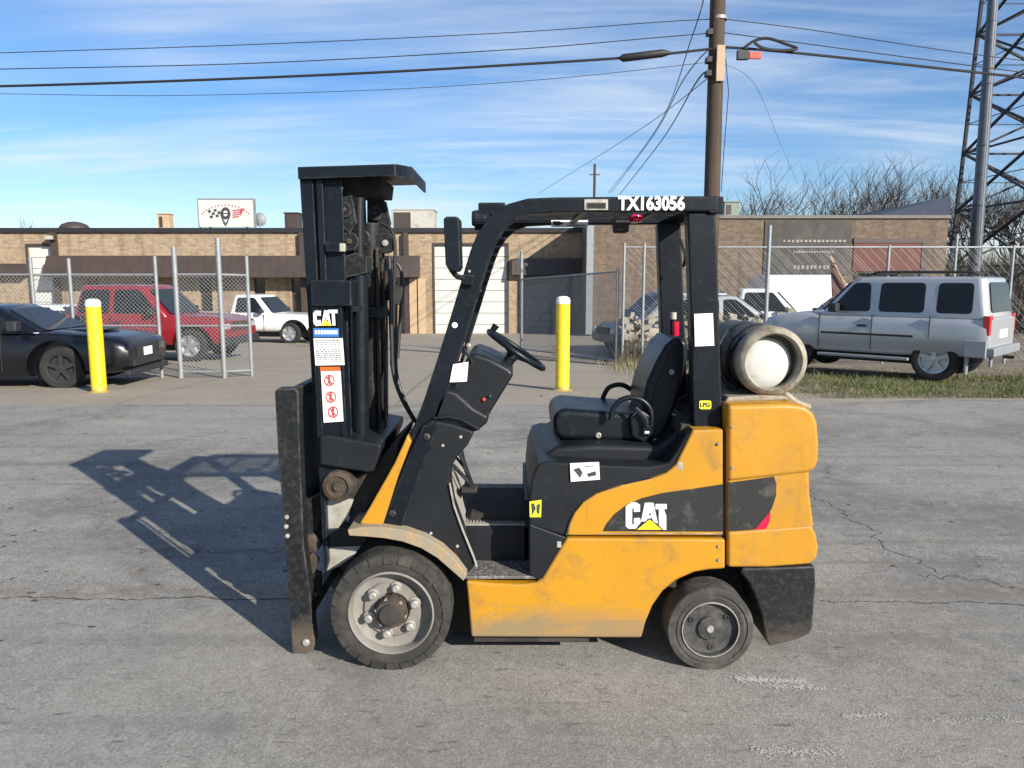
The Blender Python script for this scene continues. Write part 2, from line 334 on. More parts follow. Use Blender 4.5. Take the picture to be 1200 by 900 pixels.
M['mat'] = mat('dusty_floor_mat', (0.27, 0.255, 0.23), 0.85, var=0.2, vs=10, dirt=((0.25, 0.23, 0.20), 0.6, 9), bump=(0.3, 50, 0.004))
def dp(e, col):
    t = e['t']; v = nd(t, 'ShaderNodeTexVoronoi'); v.inputs['Scale'].default_value = 55; t.links.new(e['vec'], v.inputs['Vector'])
    return e['mix'](e['rng'](v.outputs['Distance'], 0.25, 0.55, 0.7, 0.0), col, (0.36, 0.34, 0.31))
M['tread'] = mat('tread_plate', (0.13, 0.125, 0.12), 0.6, metal=0.3, extra=dp, bump=(0.6, 55, 0.004))
M['galv'] = mat('galvanised_steel', (0.26, 0.28, 0.29), 0.55, metal=0.4, var=0.12, vs=6)
M['wire'] = mat('galvanised_wire', (0.25, 0.26, 0.26), 0.6, metal=0.3)
M['cable'] = mat('black_cable', (0.012, 0.012, 0.013), 0.6)
def wood_extra(e, col):
    return e['mix'](e['rng'](e['nz'](14, 8, 0.7, 0.3, (1, 1, 0.05)), 0.35, 0.65, 0, 0.8), col, (0.028, 0.020, 0.014))
M['pole'] = mat('weathered_pole_wood', (0.075, 0.050, 0.034), 0.85, var=0.2, vs=2, extra=wood_extra, bump=(0.4, 20, 0.01))
M['bark'] = mat('grey_bark', (0.16, 0.135, 0.11), 0.9, var=0.2, vs=6); M['twig'] = mat('brown_twigs', (0.13, 0.095, 0.07), 0.9, var=0.25, vs=3)
M['tower'] = mat('dark_lattice_steel', (0.035, 0.037, 0.042), 0.6, metal=0.3); M['tower_pole'] = mat('grey_monopole_steel', (0.10, 0.115, 0.14), 0.5, metal=0.4, var=0.2, vs=4)
def brick_mat(name, c1, c2, mort, patch):
    m = bpy.data.materials.new(name); m.use_nodes = True; t = m.node_tree; b = t.nodes['Principled BSDF']; b.inputs['Roughness'].default_value = 0.9
    tcn = nd(t, 'ShaderNodeTexCoord'); s = nd(t, 'ShaderNodeSeparateXYZ'); t.links.new(tcn.outputs['Object'], s.inputs[0])
    c = nd(t, 'ShaderNodeCombineXYZ'); t.links.new(mth(t, 'ADD', s.outputs[0], s.outputs[1]), c.inputs[0]); t.links.new(s.outputs[2], c.inputs[1])
    br = nd(t, 'ShaderNodeTexBrick'); br.inputs['Scale'].default_value = 1.0; br.inputs['Brick Width'].default_value = 0.30; br.inputs['Row Height'].default_value = 0.10
    br.inputs['Mortar Size'].default_value = 0.010; br.inputs['Color1'].default_value = (*c1, 1); br.inputs['Color2'].default_value = (*c2, 1); br.inputs['Mortar'].default_value = (*mort, 1)
    t.links.new(c.outputs[0], br.inputs['Vector'])
    n = nd(t, 'ShaderNodeTexNoise'); n.inputs['Scale'].default_value = 4.5; n.inputs['Detail'].default_value = 9; n.inputs['Roughness'].default_value = 0.75; t.links.new(tcn.outputs['Object'], n.inputs['Vector'])
    r = nd(t, 'ShaderNodeMapRange'); r.inputs[1].default_value = 0.45; r.inputs[2].default_value = 0.62; r.inputs[4].default_value = 0.6; t.links.new(n.outputs[0], r.inputs[0])
    x = nd(t, 'ShaderNodeMix', data_type='RGBA'); t.links.new(r.outputs[0], x.inputs[0]); t.links.new(br.outputs['Color'], x.inputs[6]); x.inputs[7].default_value = (*patch, 1)
    mp_ = nd(t, 'ShaderNodeMapping'); mp_.inputs['Scale'].default_value = (2.2, 2.2, 0.25); t.links.new(tcn.outputs['Object'], mp_.inputs[0])
    n3 = nd(t, 'ShaderNodeTexNoise'); n3.inputs['Scale'].default_value = 1.0; n3.inputs['Detail'].default_value = 7; t.links.new(mp_.outputs[0], n3.inputs['Vector'])
    r3 = nd(t, 'ShaderNodeMapRange'); r3.inputs[1].default_value = 0.52; r3.inputs[2].default_value = 0.72; r3.inputs[4].default_value = 0.55; t.links.new(n3.outputs[0], r3.inputs[0])
    x3 = nd(t, 'ShaderNodeMix', data_type='RGBA'); t.links.new(r3.outputs[0], x3.inputs[0]); t.links.new(x.outputs[2], x3.inputs[6]); x3.inputs[7].default_value = (*[c_*.35 for c_ in c1], 1)
    t.links.new(x3.outputs[2], b.inputs['Base Color'])
    bn = nd(t, 'ShaderNodeBump'); bn.inputs['Strength'].default_value = 0.4; bn.inputs['Distance'].default_value = 0.02; t.links.new(br.outputs['Fac'], bn.inputs['Height']); bn.invert = True
    t.links.new(bn.outputs[0], b.inputs['Normal']); return m
M['brick_tan'] = brick_mat('tan_brick', (0.33, 0.245, 0.155), (0.21, 0.145, 0.092), (0.27, 0.22, 0.16), (0.39, 0.31, 0.21))
M['brick_brown'] = brick_mat('brown_brick', (0.125, 0.088, 0.060), (0.185, 0.135, 0.095), (0.15, 0.125, 0.10), (0.065, 0.046, 0.034))
M['bronze'] = mat('bronze_metal', (0.050, 0.035, 0.029), 0.55, var=0.15, vs=1.5); M['fascia'] = mat('black_roof_edge', (0.018, 0.018, 0.020), 0.5)
M['door_white'] = mat('white_door_paint', (0.52, 0.53, 0.49), 0.5, var=0.05, dirt=((0.45, 0.43, 0.38), 0.3, 2))
M['door_grey'] = mat('grey_door_paint', (0.12, 0.12, 0.12), 0.6, var=0.1, dirt=((0.07, 0.065, 0.06), 0.4, 2))
M['dark_glass'] = mat('dark_glass', (0.012, 0.014, 0.016), 0.08, var=0.3, coat=0.6)
M['roof_blue'] = mat('blue_grey_roofing', (0.030, 0.042, 0.070), 0.85, var=0.15); M['roof'] = mat('gravel_roofing', (0.16, 0.15, 0.14), 0.9)
M['hvac'] = mat('beige_sheet_metal', (0.42, 0.41, 0.36), 0.55, var=0.1, dirt=((0.25, 0.22, 0.18), 0.4, 3)); M['hvac_green'] = mat('grey_green_sheet_metal', (0.17, 0.21, 0.17), 0.6)
M['wood_light'] = mat('light_wood', (0.42, 0.30, 0.19), 0.8, var=0.12, vs=3); M['banner'] = mat('faded_grey_banner', (0.042, 0.037, 0.033), 0.7, var=0.3, vs=0.8, dirt=((0.13, 0.115, 0.10), 0.35, 1.5))
M['red_panel'] = mat('faded_red_panel', (0.11, 0.032, 0.024), 0.7, var=0.25, vs=1.0); M['banner_ink'] = mat('faded_white_lettering', (0.24, 0.235, 0.215), 0.7)
M['carglass'] = mat('tinted_car_glass', (0.010, 0.012, 0.014), 0.12, var=0.3, spec=0.35); M['trim'] = mat('black_trim', (0.02, 0.02, 0.021), 0.6)
M['tyre'] = mat('car_tyre', (0.014, 0.014, 0.014), 0.85, dirt=((0.03, 0.028, 0.025), 0.3, 9)); M['alloy'] = mat('alloy_wheel', (0.50, 0.51, 0.52), 0.35, metal=0.7)
M['lamp'] = mat('headlamp_glass', (0.55, 0.57, 0.58), 0.12, metal=0.3, coat=0.8); M['tail'] = mat('tail_lamp_red', (0.48, 0.01, 0.012), 0.2, coat=0.7)
def carpaint(n, c, r=0.32, metal=0.0, dirt=None): M[n] = mat(n, c, r, metal=metal, var=0.04, coat=0.25 if max(c) < .2 else .6, dirt=dirt)
carpaint('paint_black', (0.004, 0.0045, 0.007), 0.25); carpaint('paint_red', (0.20, 0.008, 0.012)); carpaint('paint_white', (0.68, 0.68, 0.66))
carpaint('paint_silver', (0.40, 0.415, 0.43), 0.35, 0.3); carpaint('paint_grey', (0.085, 0.09, 0.095), 0.35, 0.3); carpaint('paint_pale', (0.45, 0.46, 0.45), 0.35, 0.3); carpaint('cladding', (0.25, 0.28, 0.31), 0.5)
M['grass'] = mat('winter_grass', (0.085, 0.115, 0.030), 0.8, var=0.35, vs=0.9, dirt=((0.17, 0.15, 0.07), 0.5, 0.9))
M['dry'] = mat('dry_brush', (0.26, 0.21, 0.125), 0.9, var=0.4, vs=2.5, dirt=((0.10, 0.10, 0.045), 0.55, 1.5))
M['stone'] = mat('pale_rubble', (0.34, 0.31, 0.25), 0.9, var=0.5, vs=2, bump=(0.5, 6, 0.05)); M['far_brush'] = mat('far_brush', (0.10, 0.085, 0.06), 0.95, var=0.35, vs=0.5)
M['pebble'] = mat('pebbles', (0.16, 0.15, 0.135), 0.9, var=0.6, vs=30); M['leaf'] = mat('dead_leaf', (0.085, 0.06, 0.038), 0.85, var=0.4, vs=8)
M['sign_red'] = mat('sign_red', (0.40, 0.07, 0.08), 0.6)

# ---------------------------------------------------------------- ground
def sheet(name, x0, x1, ys, dz, m):
    b = MB(); n = len(ys); xs = [x0 + (x1-x0)*i/12 for i in range(13)]
    for y in ys:
        for x in xs: b.v.append(Vector((x, y, gz(y) + dz)))
    for j in range(n-1):
        for i in range(12): b.f.append((j*13+i, j*13+i+1, (j+1)*13+i+1, (j+1)*13+i))
    return b.build(name, m, kind='structure')
sheet('ground', -900, 900, [-900, -100, -20, 0, 5, 9.0, 11, 16, 24, 32, 41, 60, 120, 1500], -0.006, M['earth'])
sheet('driveway', -40, 4.6, [10.2, 11, 14, 20, 30, 39], -0.0005, M['apron'])
b = MB(); b.v = [Vector(p) for p in ((4.0, 10.2, .0), (60, 10.2, .0), (60, 11.12, -.001), (3.6, 11.0, .0))]; b.f = [(0,1,2,3)]
b.build('apron_edge', M['apron'], kind='structure')
b = MB(); n = 60
for i in range(n+1):
    x = -60 + 120*i/n; ye = 10.42 + 0.05*noise.noise(Vector((x*0.6, 0, 0))) + (0.42 if x > 4.4 else 0)
    b.v += [Vector((x, -60, 0.004)), Vector((x, 2.0, 0.004)), Vector((x, ye, 0.004))]
for i in range(n):
    for k in (0, 1): b.f.append((i*3+k, i*3+3+k, i*3+4+k, i*3+k+1))
b.build('street', M['street'], kind='structure')

# pebbles and dead leaves on the street and apron
def scatter(name, n, area, size, m, flat=0.4, sink=0.3):
    b = MB()
    for i in range(n):
        x, y = area(); s = size * random.uniform(0.5, 1.5); z = gz(y) + 0.004
        q = [Vector((math.cos(a)*s*random.uniform(.7,1.2), math.sin(a)*s*random.uniform(.7,1.2), 0)) for a in (0, 1.3, 2.5, 3.8, 5.1)]
        top = Vector((random.uniform(-.3,.3)*s, random.uniform(-.3,.3)*s, s*flat))
        o = len(b.v); b.v += [Vector((x, y, z - 0.001)) + p for p in q] + [Vector((x, y, z)) + top]
        b.f += [(o+k, o+(k+1)%5, o+5) for k in range(5)]
    return b.build(name, m, smooth=False, kind='stuff')
scatter('gravel', 2600, lambda: (random.uniform(-7, 7), random.triangular(1.8, 10.4, 3.2)), 0.0045, M['pebble'], 0.7)
scatter('leaf_litter', 260, lambda: (random.uniform(-6, 8), random.uniform(3.6, 11.5)), 0.018, M['leaf'], 0.25)

def ribbon(b, pts, w, z=.0058, seed=0):
    rn = random.Random(seed); o = len(b.v); n = len(pts)
    for i, p in enumerate(pts):
        p = Vector((p[0], p[1])); a = Vector(pts[max(i-1, 0)][:2]); c = Vector(pts[min(i+1, n-1)][:2]); d = (c-a).normalized(); q = Vector((-d.y, d.x))*w*rn.uniform(.15, .7)*(1 if 0 < i < n-1 else .1)
        b.v += [Vector((p.x+q.x, p.y+q.y, z)), Vector((p.x-q.x, p.y-q.y, z))]
    for i in range(n-1): b.f.append((o+2*i, o+2*i+1, o+2*i+3, o+2*i+2))
def walk(a, c, n, j, seed):
    rn = random.Random(seed); a = Vector(a); c = Vector(c); out = []; off = 0.0; nv = Vector((-(c-a).y, (c-a).x)).normalized()
    for i in range(n+1):
        off = off*.86 + rn.uniform(-j, j); out.append(a.lerp(c, i/n) + nv*off)
    return out
def gp(px, py):                                      # street point under a pixel
    v = (py-450)/FPX; dn = v*math.cos(PITCH)+math.sin(PITCH); t = CAM_H/dn; return ((px-600)/FPX*t, (math.cos(PITCH)-v*math.sin(PITCH))*t)
ck = MB()
for k, (a, c, w, j) in enumerate((((950, 575), (1075, 672), .007, .04), ((1075, 672), (1200, 690), .005, .03), ((0, 703), (345, 702), .012, .012), ((960, 706), (1210, 709), .010, .012),
        ((150, 640), (330, 648), .006, .03), ((20, 560), (150, 575), .004, .04), ((1000, 520), (1180, 532), .005, .05), ((1020, 600), (1110, 588), .004, .03))):
    ribbon(ck, walk(gp(*a), gp(*c), 60, j, k+3), w, seed=k)
ck.build('street_cracks', mat('crack_dirt', (0.055, 0.051, 0.045), 0.95), smooth=False, kind='structure')
tsp = MB(); rt2 = random.Random(12)
for i in range(95):
    x, y = (rt2.uniform(-4.5, -1.2), rt2.uniform(3.4, 7.5)) if i < 70 else (rt2.uniform(-6, 7), rt2.uniform(2.2, 9.5)); L_ = rt2.uniform(.006, .030); an = rt2.uniform(-.5, .5)
    o = len(tsp.v)
    for k in range(7):
        t_ = 2*math.pi*k/7; u, v = math.cos(t_)*L_*rt2.uniform(.6, 1.1), math.sin(t_)*L_*.5*rt2.uniform(.6, 1.2); tsp.v.append(Vector((x+u*math.cos(an)-v*math.sin(an), y+u*math.sin(an)+v*math.cos(an), .0062+.00002*(i%9))))
    tsp.f.append(tuple(o+k for k in range(7)))
tsp.build('tar_spots', mat('old_tar', (0.060, 0.056, 0.050), 0.7), smooth=False, kind='stuff')
scf = MB()
for a, c, n_, sp_ in (((862, 797), (945, 800), 900, .010), ((900, 806), (968, 808), 260, .010), ((985, 842), (1040, 838), 260, .008), ((880, 882), (990, 884), 260, .010), ((1080, 846), (1190, 842), 100, .008), ((960, 706), (1160, 708), 160, .02), ((10, 640), (60, 720), 60, .02)):
    a, c = Vector(gp(*a)), Vector(gp(*c))
    for i in range(n_):
        p = a.lerp(c, rt2.random()); s_ = rt2.uniform(.0006, .0030); x, y = p.x, p.y + rt2.gauss(0, sp_*1.6)*(.4+rt2.random()); zq = .0066 + i*1.3e-6; o = len(scf.v)
        scf.v += [Vector((x-s_*2, y-s_*.6, zq)), Vector((x+s_*1.5, y-s_, zq)), Vector((x+s_*2, y+s_*.5, zq)), Vector((x-s_, y+s_, zq))]; scf.f.append((o, o+1, o+2, o+3))
scf.build('paint_scuffs', mat('old_white_paint', (0.46, 0.45, 0.42), 0.8), smooth=False, kind='stuff')

# ---------------------------------------------------------------- buildings
YB = 38.3
def facade_box(px0, py0, px1, py1, Y, y1):
    a = P(px0, py0, Y); c = P(px1, py1, Y); return (a.x, Y, c.z), (c.x, y1, a.z)
r = thing('brick_workshop', (-10, YB, gz(YB)), 'long low tan brick workshop with bronze awning band and white garage doors', 'building')
zt = P(300, 272, YB).z; zb = gz(YB) - 0.1; xr = P(690, 270, 38.3).x
doors = [(33, 288, 62), (509, 287, 594), (612, 322, 682)]
wins = [(-60,-46), (-20,-6), (100,113), (168,181), (232,246), (296,309), (340,352), (408, 420)]
# wall in vertical strips between openings
ztd = {}
ops = sorted([(P(a, 300, YB).x, P(c, 300, YB).x, P(300, t, YB).z, 'd') for a, t, c in doors] + [(P(a, 300, YB).x, P(c, 300, YB).x, P(300, 326, YB).z, 'w') for a, c in wins])
b = MB(); x = -34.0
for a, c, z, k in ops:
    b.box((x, YB, zb), (a, YB+0.35, zt)); b.box((a, YB, z), (c, YB+0.35, zt)); x = c
b.box((x, YB, zb), (xr, YB+0.35, zt)); b.box((-34, YB+0.352, zb), (xr, YB+14, zt-0.02))
wl = b.build('wall', M['brick_tan'], r, smooth=False)
MB().box((-34.1, YB-0.14, zt-0.02), (xr+0.05, YB+14.1, zt+0.20)).build('roof', M['fascia'], r, smooth=False)
for a, c in wins:
    xa, xc = P(a, 300, YB).x, P(c, 300, YB).x; z1 = P(300, 326, YB).z
    w = MB().box((xa, YB+0.10, zb), (xa+0.07, YB+0.2, z1)).box((xc-0.07, YB+0.10, zb), (xc, YB+0.2, z1)).box((xa+.07, YB+0.10, zb+2.05), (xc-.07, YB+0.2, zb+2.12)).build('window', M['bronze'], r, smooth=False)
    MB().box((xa+.07, YB+0.14, zb), (xc-.07, YB+0.17, z1)).build('pane', M['dark_glass'], w, smooth=False)
pm = None
for a, t, c in doors:
    xa, xc, z1 = P(a, 300, YB).x, P(c, 300, YB).x, P(300, t, YB).z
    dr = MB().box((xa-0.1, YB-0.03, zb), (xa, YB+0.03, z1+0.1)).box((xc, YB-0.03, zb), (xc+0.1, YB+0.03, z1+0.1)).box((xa, YB-0.03, z1), (xc, YB+0.03, z1+0.1)).build('garage_door', M['bronze'], r, smooth=False)
    n = 8
    for i in range(n):
        h = (z1 - zb) / n
        MB().box((xa, YB+0.12, zb + i*h), (xc, YB+0.16, zb + (i+1)*h - 0.02)).build('panel', M['door_white' if a < 600 else 'door_grey'], dr, bevel=0.008, seg=1)
# awning bands, projecting in front of the wall
def awning(a, t0, c, t1, out=1.1, m='bronze'):
    xa, xc = P(a, 300, YB).x, P(c, 300, YB).x; z0, z1 = P(300, t1, YB).z, P(300, t0, YB).z
    MB().prism([(0,0)]*0 or [(0, 0), (1, 0), (1, 1), (0, 1)], 0, 0) if False else None
    b = MB(); b.add([(xa, YB-out, z0), (xc, YB-out, z0), (xc, YB-0.002, z0), (xa, YB-0.002, z0), (xa, YB-out*0.55, z1), (xc, YB-out*0.55, z1), (xc, YB-0.002, z1), (xa, YB-0.002, z1)],
          [(0,3,2,1),(4,5,6,7),(0,1,5,4),(1,2,6,5),(2,3,7,6),(3,0,4,7)])
    aw = b.build('awning', M[m], r, smooth=False)
    x = xa + 0.2
    k = 0
    rib = MB()
    while x < xc - 0.1:
        rib.add([(x, YB-out-0.015, z0), (x+.03, YB-out-0.015, z0), (x+.03, YB-out*0.55-.015, z1), (x, YB-out*0.55-.015, z1), (x, YB-out+.01, z0), (x+.03, YB-out+.01, z0), (x+.03, YB-out*.55+.01, z1), (x, YB-out*.55+.01, z1)],
                [(0,1,2,3), (0,4,5,1), (2,6,7,3), (0,3,7,4), (1,5,6,2)]); x += 0.4
    o = rib.build('rib', M[m], aw, smooth=False, kind='stuff')
awning(-160, 309, 33, 323, 0.6); awning(63, 300, 492, 325); awning(600, 303, 686, 322, 0.5)
for a in (64, 353, 474):
    xa = P(a, 300, YB).x; MB().box((xa, YB-0.3, zb), (xa+0.22, YB-0.003, zt-0.03)).build('post', M['bronze'], r, smooth=False)
for a in (480, 490):
    xa = P(a, 300, YB).x; MB().box((xa, YB-0.34, zb), (xa+0.36, YB-0.05, P(300, 326, YB).z)).build('post', M['wood_light'], r, smooth=False, label='light wooden post beside the garage door')
t = thing('wall_lamp', (P(67, 280, YB).x, YB-.35, P(67, 280, YB).z), 'small dark floodlight on the workshop wall right of the tall white door', 'wall lamp')
q = P(67, 279, YB); MB().box((q.x-.3, YB-.55, q.z-.12), (q.x+.15, YB-.31, q.z+.12)).build('lamp_housing', M['bronze'], t, bevel=.03); MB().tube([(q.x, YB-.31, q.z), (q.x, YB-.05, q.z+.1)], .04, 6).build('arm', M['bronze'], t)
MB().box((q.x-.27, YB-.558, q.z-.09), (q.x+.12, YB-.551, q.z+.09)).build('lamp_glass', M['hvac'], t)
# roof-top pieces
def rooftop(name, px0, py0, px1, Y, m, label, cat, depth=1.0, louvre=True, z_base=None):
    a = P(px0, py0, Y); c = P(px1, py0, Y); z0 = (zt+0.201) if z_base is None else z_base
    t = thing(name, ((a.x+c.x)/2, Y+depth/2, z0), label, cat)
    MB().box((a.x, Y, z0+0.06), (c.x, Y+depth, a.z)).build('housing', M[m], t, bevel=0.03)
    MB().box((a.x+.06, Y+.06, z0), (c.x-.06, Y+depth-.06, z0+0.06)).build('base', M['bronze'], t)
    if louvre:
        MB().box((a.x+.1, Y-0.02, z0+0.15), (a.x+(c.x-a.x)*.45, Y-0.001, a.z-.12)).build('grille', M['bronze'], t)
    MB().box((a.x-.04, Y-.04, a.z+.001), (c.x+.04, Y+depth+.04, a.z+.05)).build('lid', M[m], t)
    return t
rooftop('roof_vent', 184, 251, 197, 40, 'wood_light', 'small tan vent box on the workshop roof left of the sign', 'vent', 0.6)
rooftop('roof_cooler', 333, 250, 349, 40, 'bronze', 'small dark roof unit just left of the forklift mast top', 'roof unit', 0.8)
rooftop('air_conditioner', 459, 246, 508, 40.5, 'hvac', 'large beige air conditioner on the roof right of the mast', 'air conditioner', 1.8)
t = thing('roof_hood', (P(85, 268, 40).x, 40, zt+.2), 'low round dark vent hood on the roof at far left', 'vent')
MB().lathe([(0.75, 0), (0.74, 0.12), (0.6, 0.3), (0.3, 0.42), (0.02, 0.46)], (P(85, 268, 40).x, 40.2, zt+.2), 'z', 20).build('hood', M['bronze'], t)
MB().lathe([(0.9, 0), (0.9, 0.03)], (P(85, 268, 40).x, 40.2, zt+.202), 'z', 20).build('flashing', M['fascia'], t)
# sign on the roof
Y = 39.2; a = P(232, 234, Y); c = P(298, 266.5, Y)
t = thing('roof_sign', ((a.x+c.x)/2, Y, zt+0.2), 'white roof sign with crossed flags emblem and red arched lettering', 'sign')
bd = MB().box((a.x, Y, c.z+.02), (c.x, Y+0.2, a.z)).build('board', M['door_white'], t, bevel=0.01)
MB().box((a.x-.05, Y-.02, a.z), (c.x+.05, Y+.22, a.z+.06)).box((a.x-.05, Y-.02, c.z), (a.x, Y+.22, a.z)).box((c.x, Y-.02, c.z), (c.x+.05, Y+.22, a.z)).build('sign_frame', M['galv'], t)
for x in (a.x+.4, c.x-.5): MB().box((x, Y+.21, zt+.2), (x+.1, Y+.31, a.z-.2)).build('post', M['galv'], t)
def sg(px, py): q = P(px, py, Y-0.004); return (q.x, q.z)
em = MB()
def quad(b, pts, y=Y-0.012, th=0.010): b.prism([sg(*p) for p in pts], y, y+th)
for i in range(20):                                  # ring of the shield
    a0, a1 = math.pi*2*i/20, math.pi*2*(i+1)/20
    f = lambda an, k: (264.3 + k*5.6*math.cos(an), 250 - k*7.2*math.sin(an))
    if True: quad(em, [f(a0, 1), f(a1, 1), f(a1, .50), f(a0, .50)])
quad(em, [(257.5, 250), (260, 254), (264.3, 261.5), (264.3, 265), (262, 262)]); quad(em, [(271, 250), (268.6, 254), (264.6, 261.5), (264.6, 265), (266.6, 262)])
quad(em, [(260, 249.6), (268.5, 249.6), (268.5, 250.8), (260, 250.8)])
em.build('emblem', M['ink'], t, smooth=False)
fl = MB()
for i in range(4):
    for j in range(3):
        if (i+j) % 2 == 0:
            x0 = 243.5 + i*3.4 + j*1.2; y0 = 246.5 - i*0.6 + j*3.2
            quad(fl, [(x0, y0), (x0+3.2, y0-.6), (x0+3.8, y0+2.4), (x0+.6, y0+3)])
fl.build('checkered_flag', M['ink'], t, smooth=False)
fr = MB()
for j in range(4): quad(fr, [(272.5, 246+j*2.6), (283-j*.8, 245+j*2.6), (282.4-j*.8, 246.6+j*2.6), (272.5, 247.6+j*2.6)])
quad(fr, [(281, 247), (284.5, 244.5), (287, 243.5), (284, 249), (281.5, 254)])
fr.build('striped_flag', M['sign_red'], t, smooth=False)
ar = MB()                                            # arched lettering, too small to read in the photograph
for i in range(17):
    an = R(148 - i*7.2); cxp, cyp = 264.5 + 33*math.cos(an)*.98, 262 - 22*math.sin(an)*.98
    quad(ar, [(cxp-.75, cyp-1), (cxp+.5, cyp-1), (cxp+.5, cyp+.9), (cxp-.75, cyp+.9)])
ar.build('arched_lettering', M['sign_red'], t, smooth=False)
t = thing('satellite_dish', (P(304, 262, 39.5).x, 39.5, zt+.2), 'small grey satellite dish right of the roof sign', 'dish')
q = P(304, 257, 39.5); bb = MB()
bb.lathe([(0.02, 0), (0.2, 0.03), (0.34, 0.10), (0.35, 0.10), (0.2, 0.05), (0.01, 0.02)], q, 'y', 16); bb.build('dish', M['galv'], t)
MB().tube([(q.x, q.y, zt+.2), (q.x, q.y+.02, q.z)], 0.03, 6).build('mast', M['galv'], t)

# brown brick building, nearer, on the right
YR = 35.0
xa = P(690, 255, YR).x; xb = P(1112, 255, YR).x; ztr = P(900, 256, YR).z; zbr = gz(YR)-.1
r = thing('brown_brick_building', ((xa+xb)/2, YR, zbr), 'brown brick building with grey banner and red panel behind the parked cars', 'building')
MB().box((xa, YR, zbr), (xb, YR+16, ztr)).build('wall', M['brick_brown'], r, smooth=False)
MB().box((xa-.06, YR-.10, ztr+.001), (xb+.06, YR+16.1, ztr+.14)).build('roof', M['roof'], r, smooth=False)
def onwall(px0, py0, px1, py1, d=0.05):
    a = P(px0, py0, YR-d); c = P(px1, py1, YR-d); return MB().box((a.x, YR-d, c.z), (c.x, YR-.002, a.z))
bn = onwall(897, 258, 995, 322).build('banner', M['banner'], r, smooth=False)
mk = MB()
def wq(b, px0, py0, px1, py1, d=0.062):
    a = P(px0, py0, YR-d); c = P(px1, py1, YR-d); b.box((a.x, YR-d, c.z), (c.x, YR-.051, a.z))
q = P(952, 264, YR-.06); mk.lathe([(0.19, 0), (0.19, -0.012)], (q.x, YR-.05, q.z), 'y', 16)
mk.build('emblem', M['banner_ink'], bn, smooth=False)
lt = MB()
for y0, xs, wd, hh in ((281, range(918, 992, 5), 3.4, 3.2), (294, range(930, 976, 3), 2.2, 2.6), (311, [930, 934.5, 939, 945, 949.5, 954, 960, 964.5, 969, 973.5], 3.2, 4.6)):
    for x0 in xs: wq(lt, x0, y0, x0+wd*random.uniform(.7, 1), y0+hh*random.uniform(.75, 1))
lt.build('faded_lettering', M['banner_ink'], bn, smooth=False)
onwall(1001, 285, 1080, 318).build('red_panel', M['red_panel'], r, smooth=False)
onwall(1001, 279, 1083, 284.6, .08).build('lintel', M['bronze'], r, smooth=False); onwall(1081, 285, 1086, 330, .08).build('jamb', M['bronze'], r, smooth=False)
w = onwall(1001, 319, 1080, 345, .03).build('window', M['dark_glass'], r, smooth=False)
onwall(688, 262, 694, 392, .12).build('downpipe', M['galv'], r)
a = P(1022, 252, 36); c = P(1105, 232, 36); d = P(1113, 250, 36)
MB().prism([(a.x, ztr+.145), (c.x, c.z), (d.x, c.z+.03), (d.x, ztr+.145)], 36.0, 44).build('sloping_roof', M['roof_blue'], r, smooth=False)
rooftop('green_roof_unit', 849, 237, 867, 36.2, 'hvac_green', 'grey-green roof unit just right of the utility pole', 'roof unit', 1.2, z_base=ztr+.141)
t = thing('antenna_pole', (P(697, 230, 45).x, 45, gz(45)), 'thin dark pole standing up behind the roofs above the forklift', 'pole')
a = P(697, 192, 45); MB().tube([(a.x, 45, gz(45)), (a.x, 45, a.z)], [0.10, 0.07], 8).build('shaft', M['pole'], t); MB().tube([(a.x-.3, 45, a.z-.6), (a.x+.3, 45, a.z-.6)], .03, 6).build('crossbar', M['pole'], t)

# ---------------------------------------------------------------- fences, bollards
def chain(bm_, a, c, z0a, z1a, z0c, z1c, step=0.062, rr=0.0033):
    """diamond wire fabric between two ground points, as two layers of slanting wires"""
    a = Vector(a); c = Vector(c); Lh = (c-a).length; d = (c-a)/Lh; nrm = Vector((-d.y, d.x))
    h = max(z1a-z0a, z1c-z0c); s2 = step*1.25
    n = int((Lh+h)/s2)
    for lay in (0, 1):
        for i in range(n+1):
            s = i*s2 - h
            u0, v0, u1, v1 = s, 0.0, s+h, h
            if u0 < 0: v0 -= u0; u0 = 0
            if u1 > Lh: v1 -= (u1-Lh); u1 = Lh
            if u1-u0 < 0.02: continue
            if lay: u0, u1 = Lh-u0, Lh-u1
            pts = []
            for u, v in ((u0, v0), (u1, v1)):
                zz = z0a + (z0c-z0a)*u/Lh + v; q = a + d*u
                pts.append(Vector((q.x + nrm.x*.003*(1-2*lay), q.y + nrm.y*.003*(1-2*lay), zz)))
            bm_.tube(pts, rr, 3, cap=False)
def fence(name, label, pts, ht, posts_ext, bottom=0.05, mid=None, cat='chain-link fence', bot_rail=False, pr=0.035, rr=0.022, wr_=0.0042):
    t = thing(name, (pts[0][0], pts[0][1], gz(pts[0][1])), label, cat)
    for i, (x, y) in enumerate(pts):
        MB().tube([(x, y, gz(y)-.05), (x, y, gz(y)+ht+posts_ext[i])], pr if posts_ext[i] < .45 else pr*1.35, 10).build('post', M['galv'], t)
    m = MB()
    for (x0, y0), (x1, y1) in zip(pts, pts[1:]):
        MB().tube([(x0, y0, gz(y0)+ht), (x1, y1, gz(y1)+ht)], rr, 8).build('rail', M['galv'], t)
        if mid: MB().tube([(x0, y0, gz(y0)+mid), (x1, y1, gz(y1)+mid)], rr*.9, 8).build('rail', M['galv'], t)
        if bot_rail: MB().tube([(x0, y0, gz(y0)+bottom), (x1, y1, gz(y1)+bottom)], rr*.9, 8).build('rail', M['galv'], t)
        chain(m, (x0, y0), (x1, y1), gz(y0)+bottom, gz(y0)+ht, gz(y1)+bottom, gz(y1)+ht, rr=wr_)
    m.build('wire_fabric', M['wire'], t, smooth=False, kind='stuff')
    return t
YF = 14.3
fx = lambda px, Y=YF: G(px, Y).x
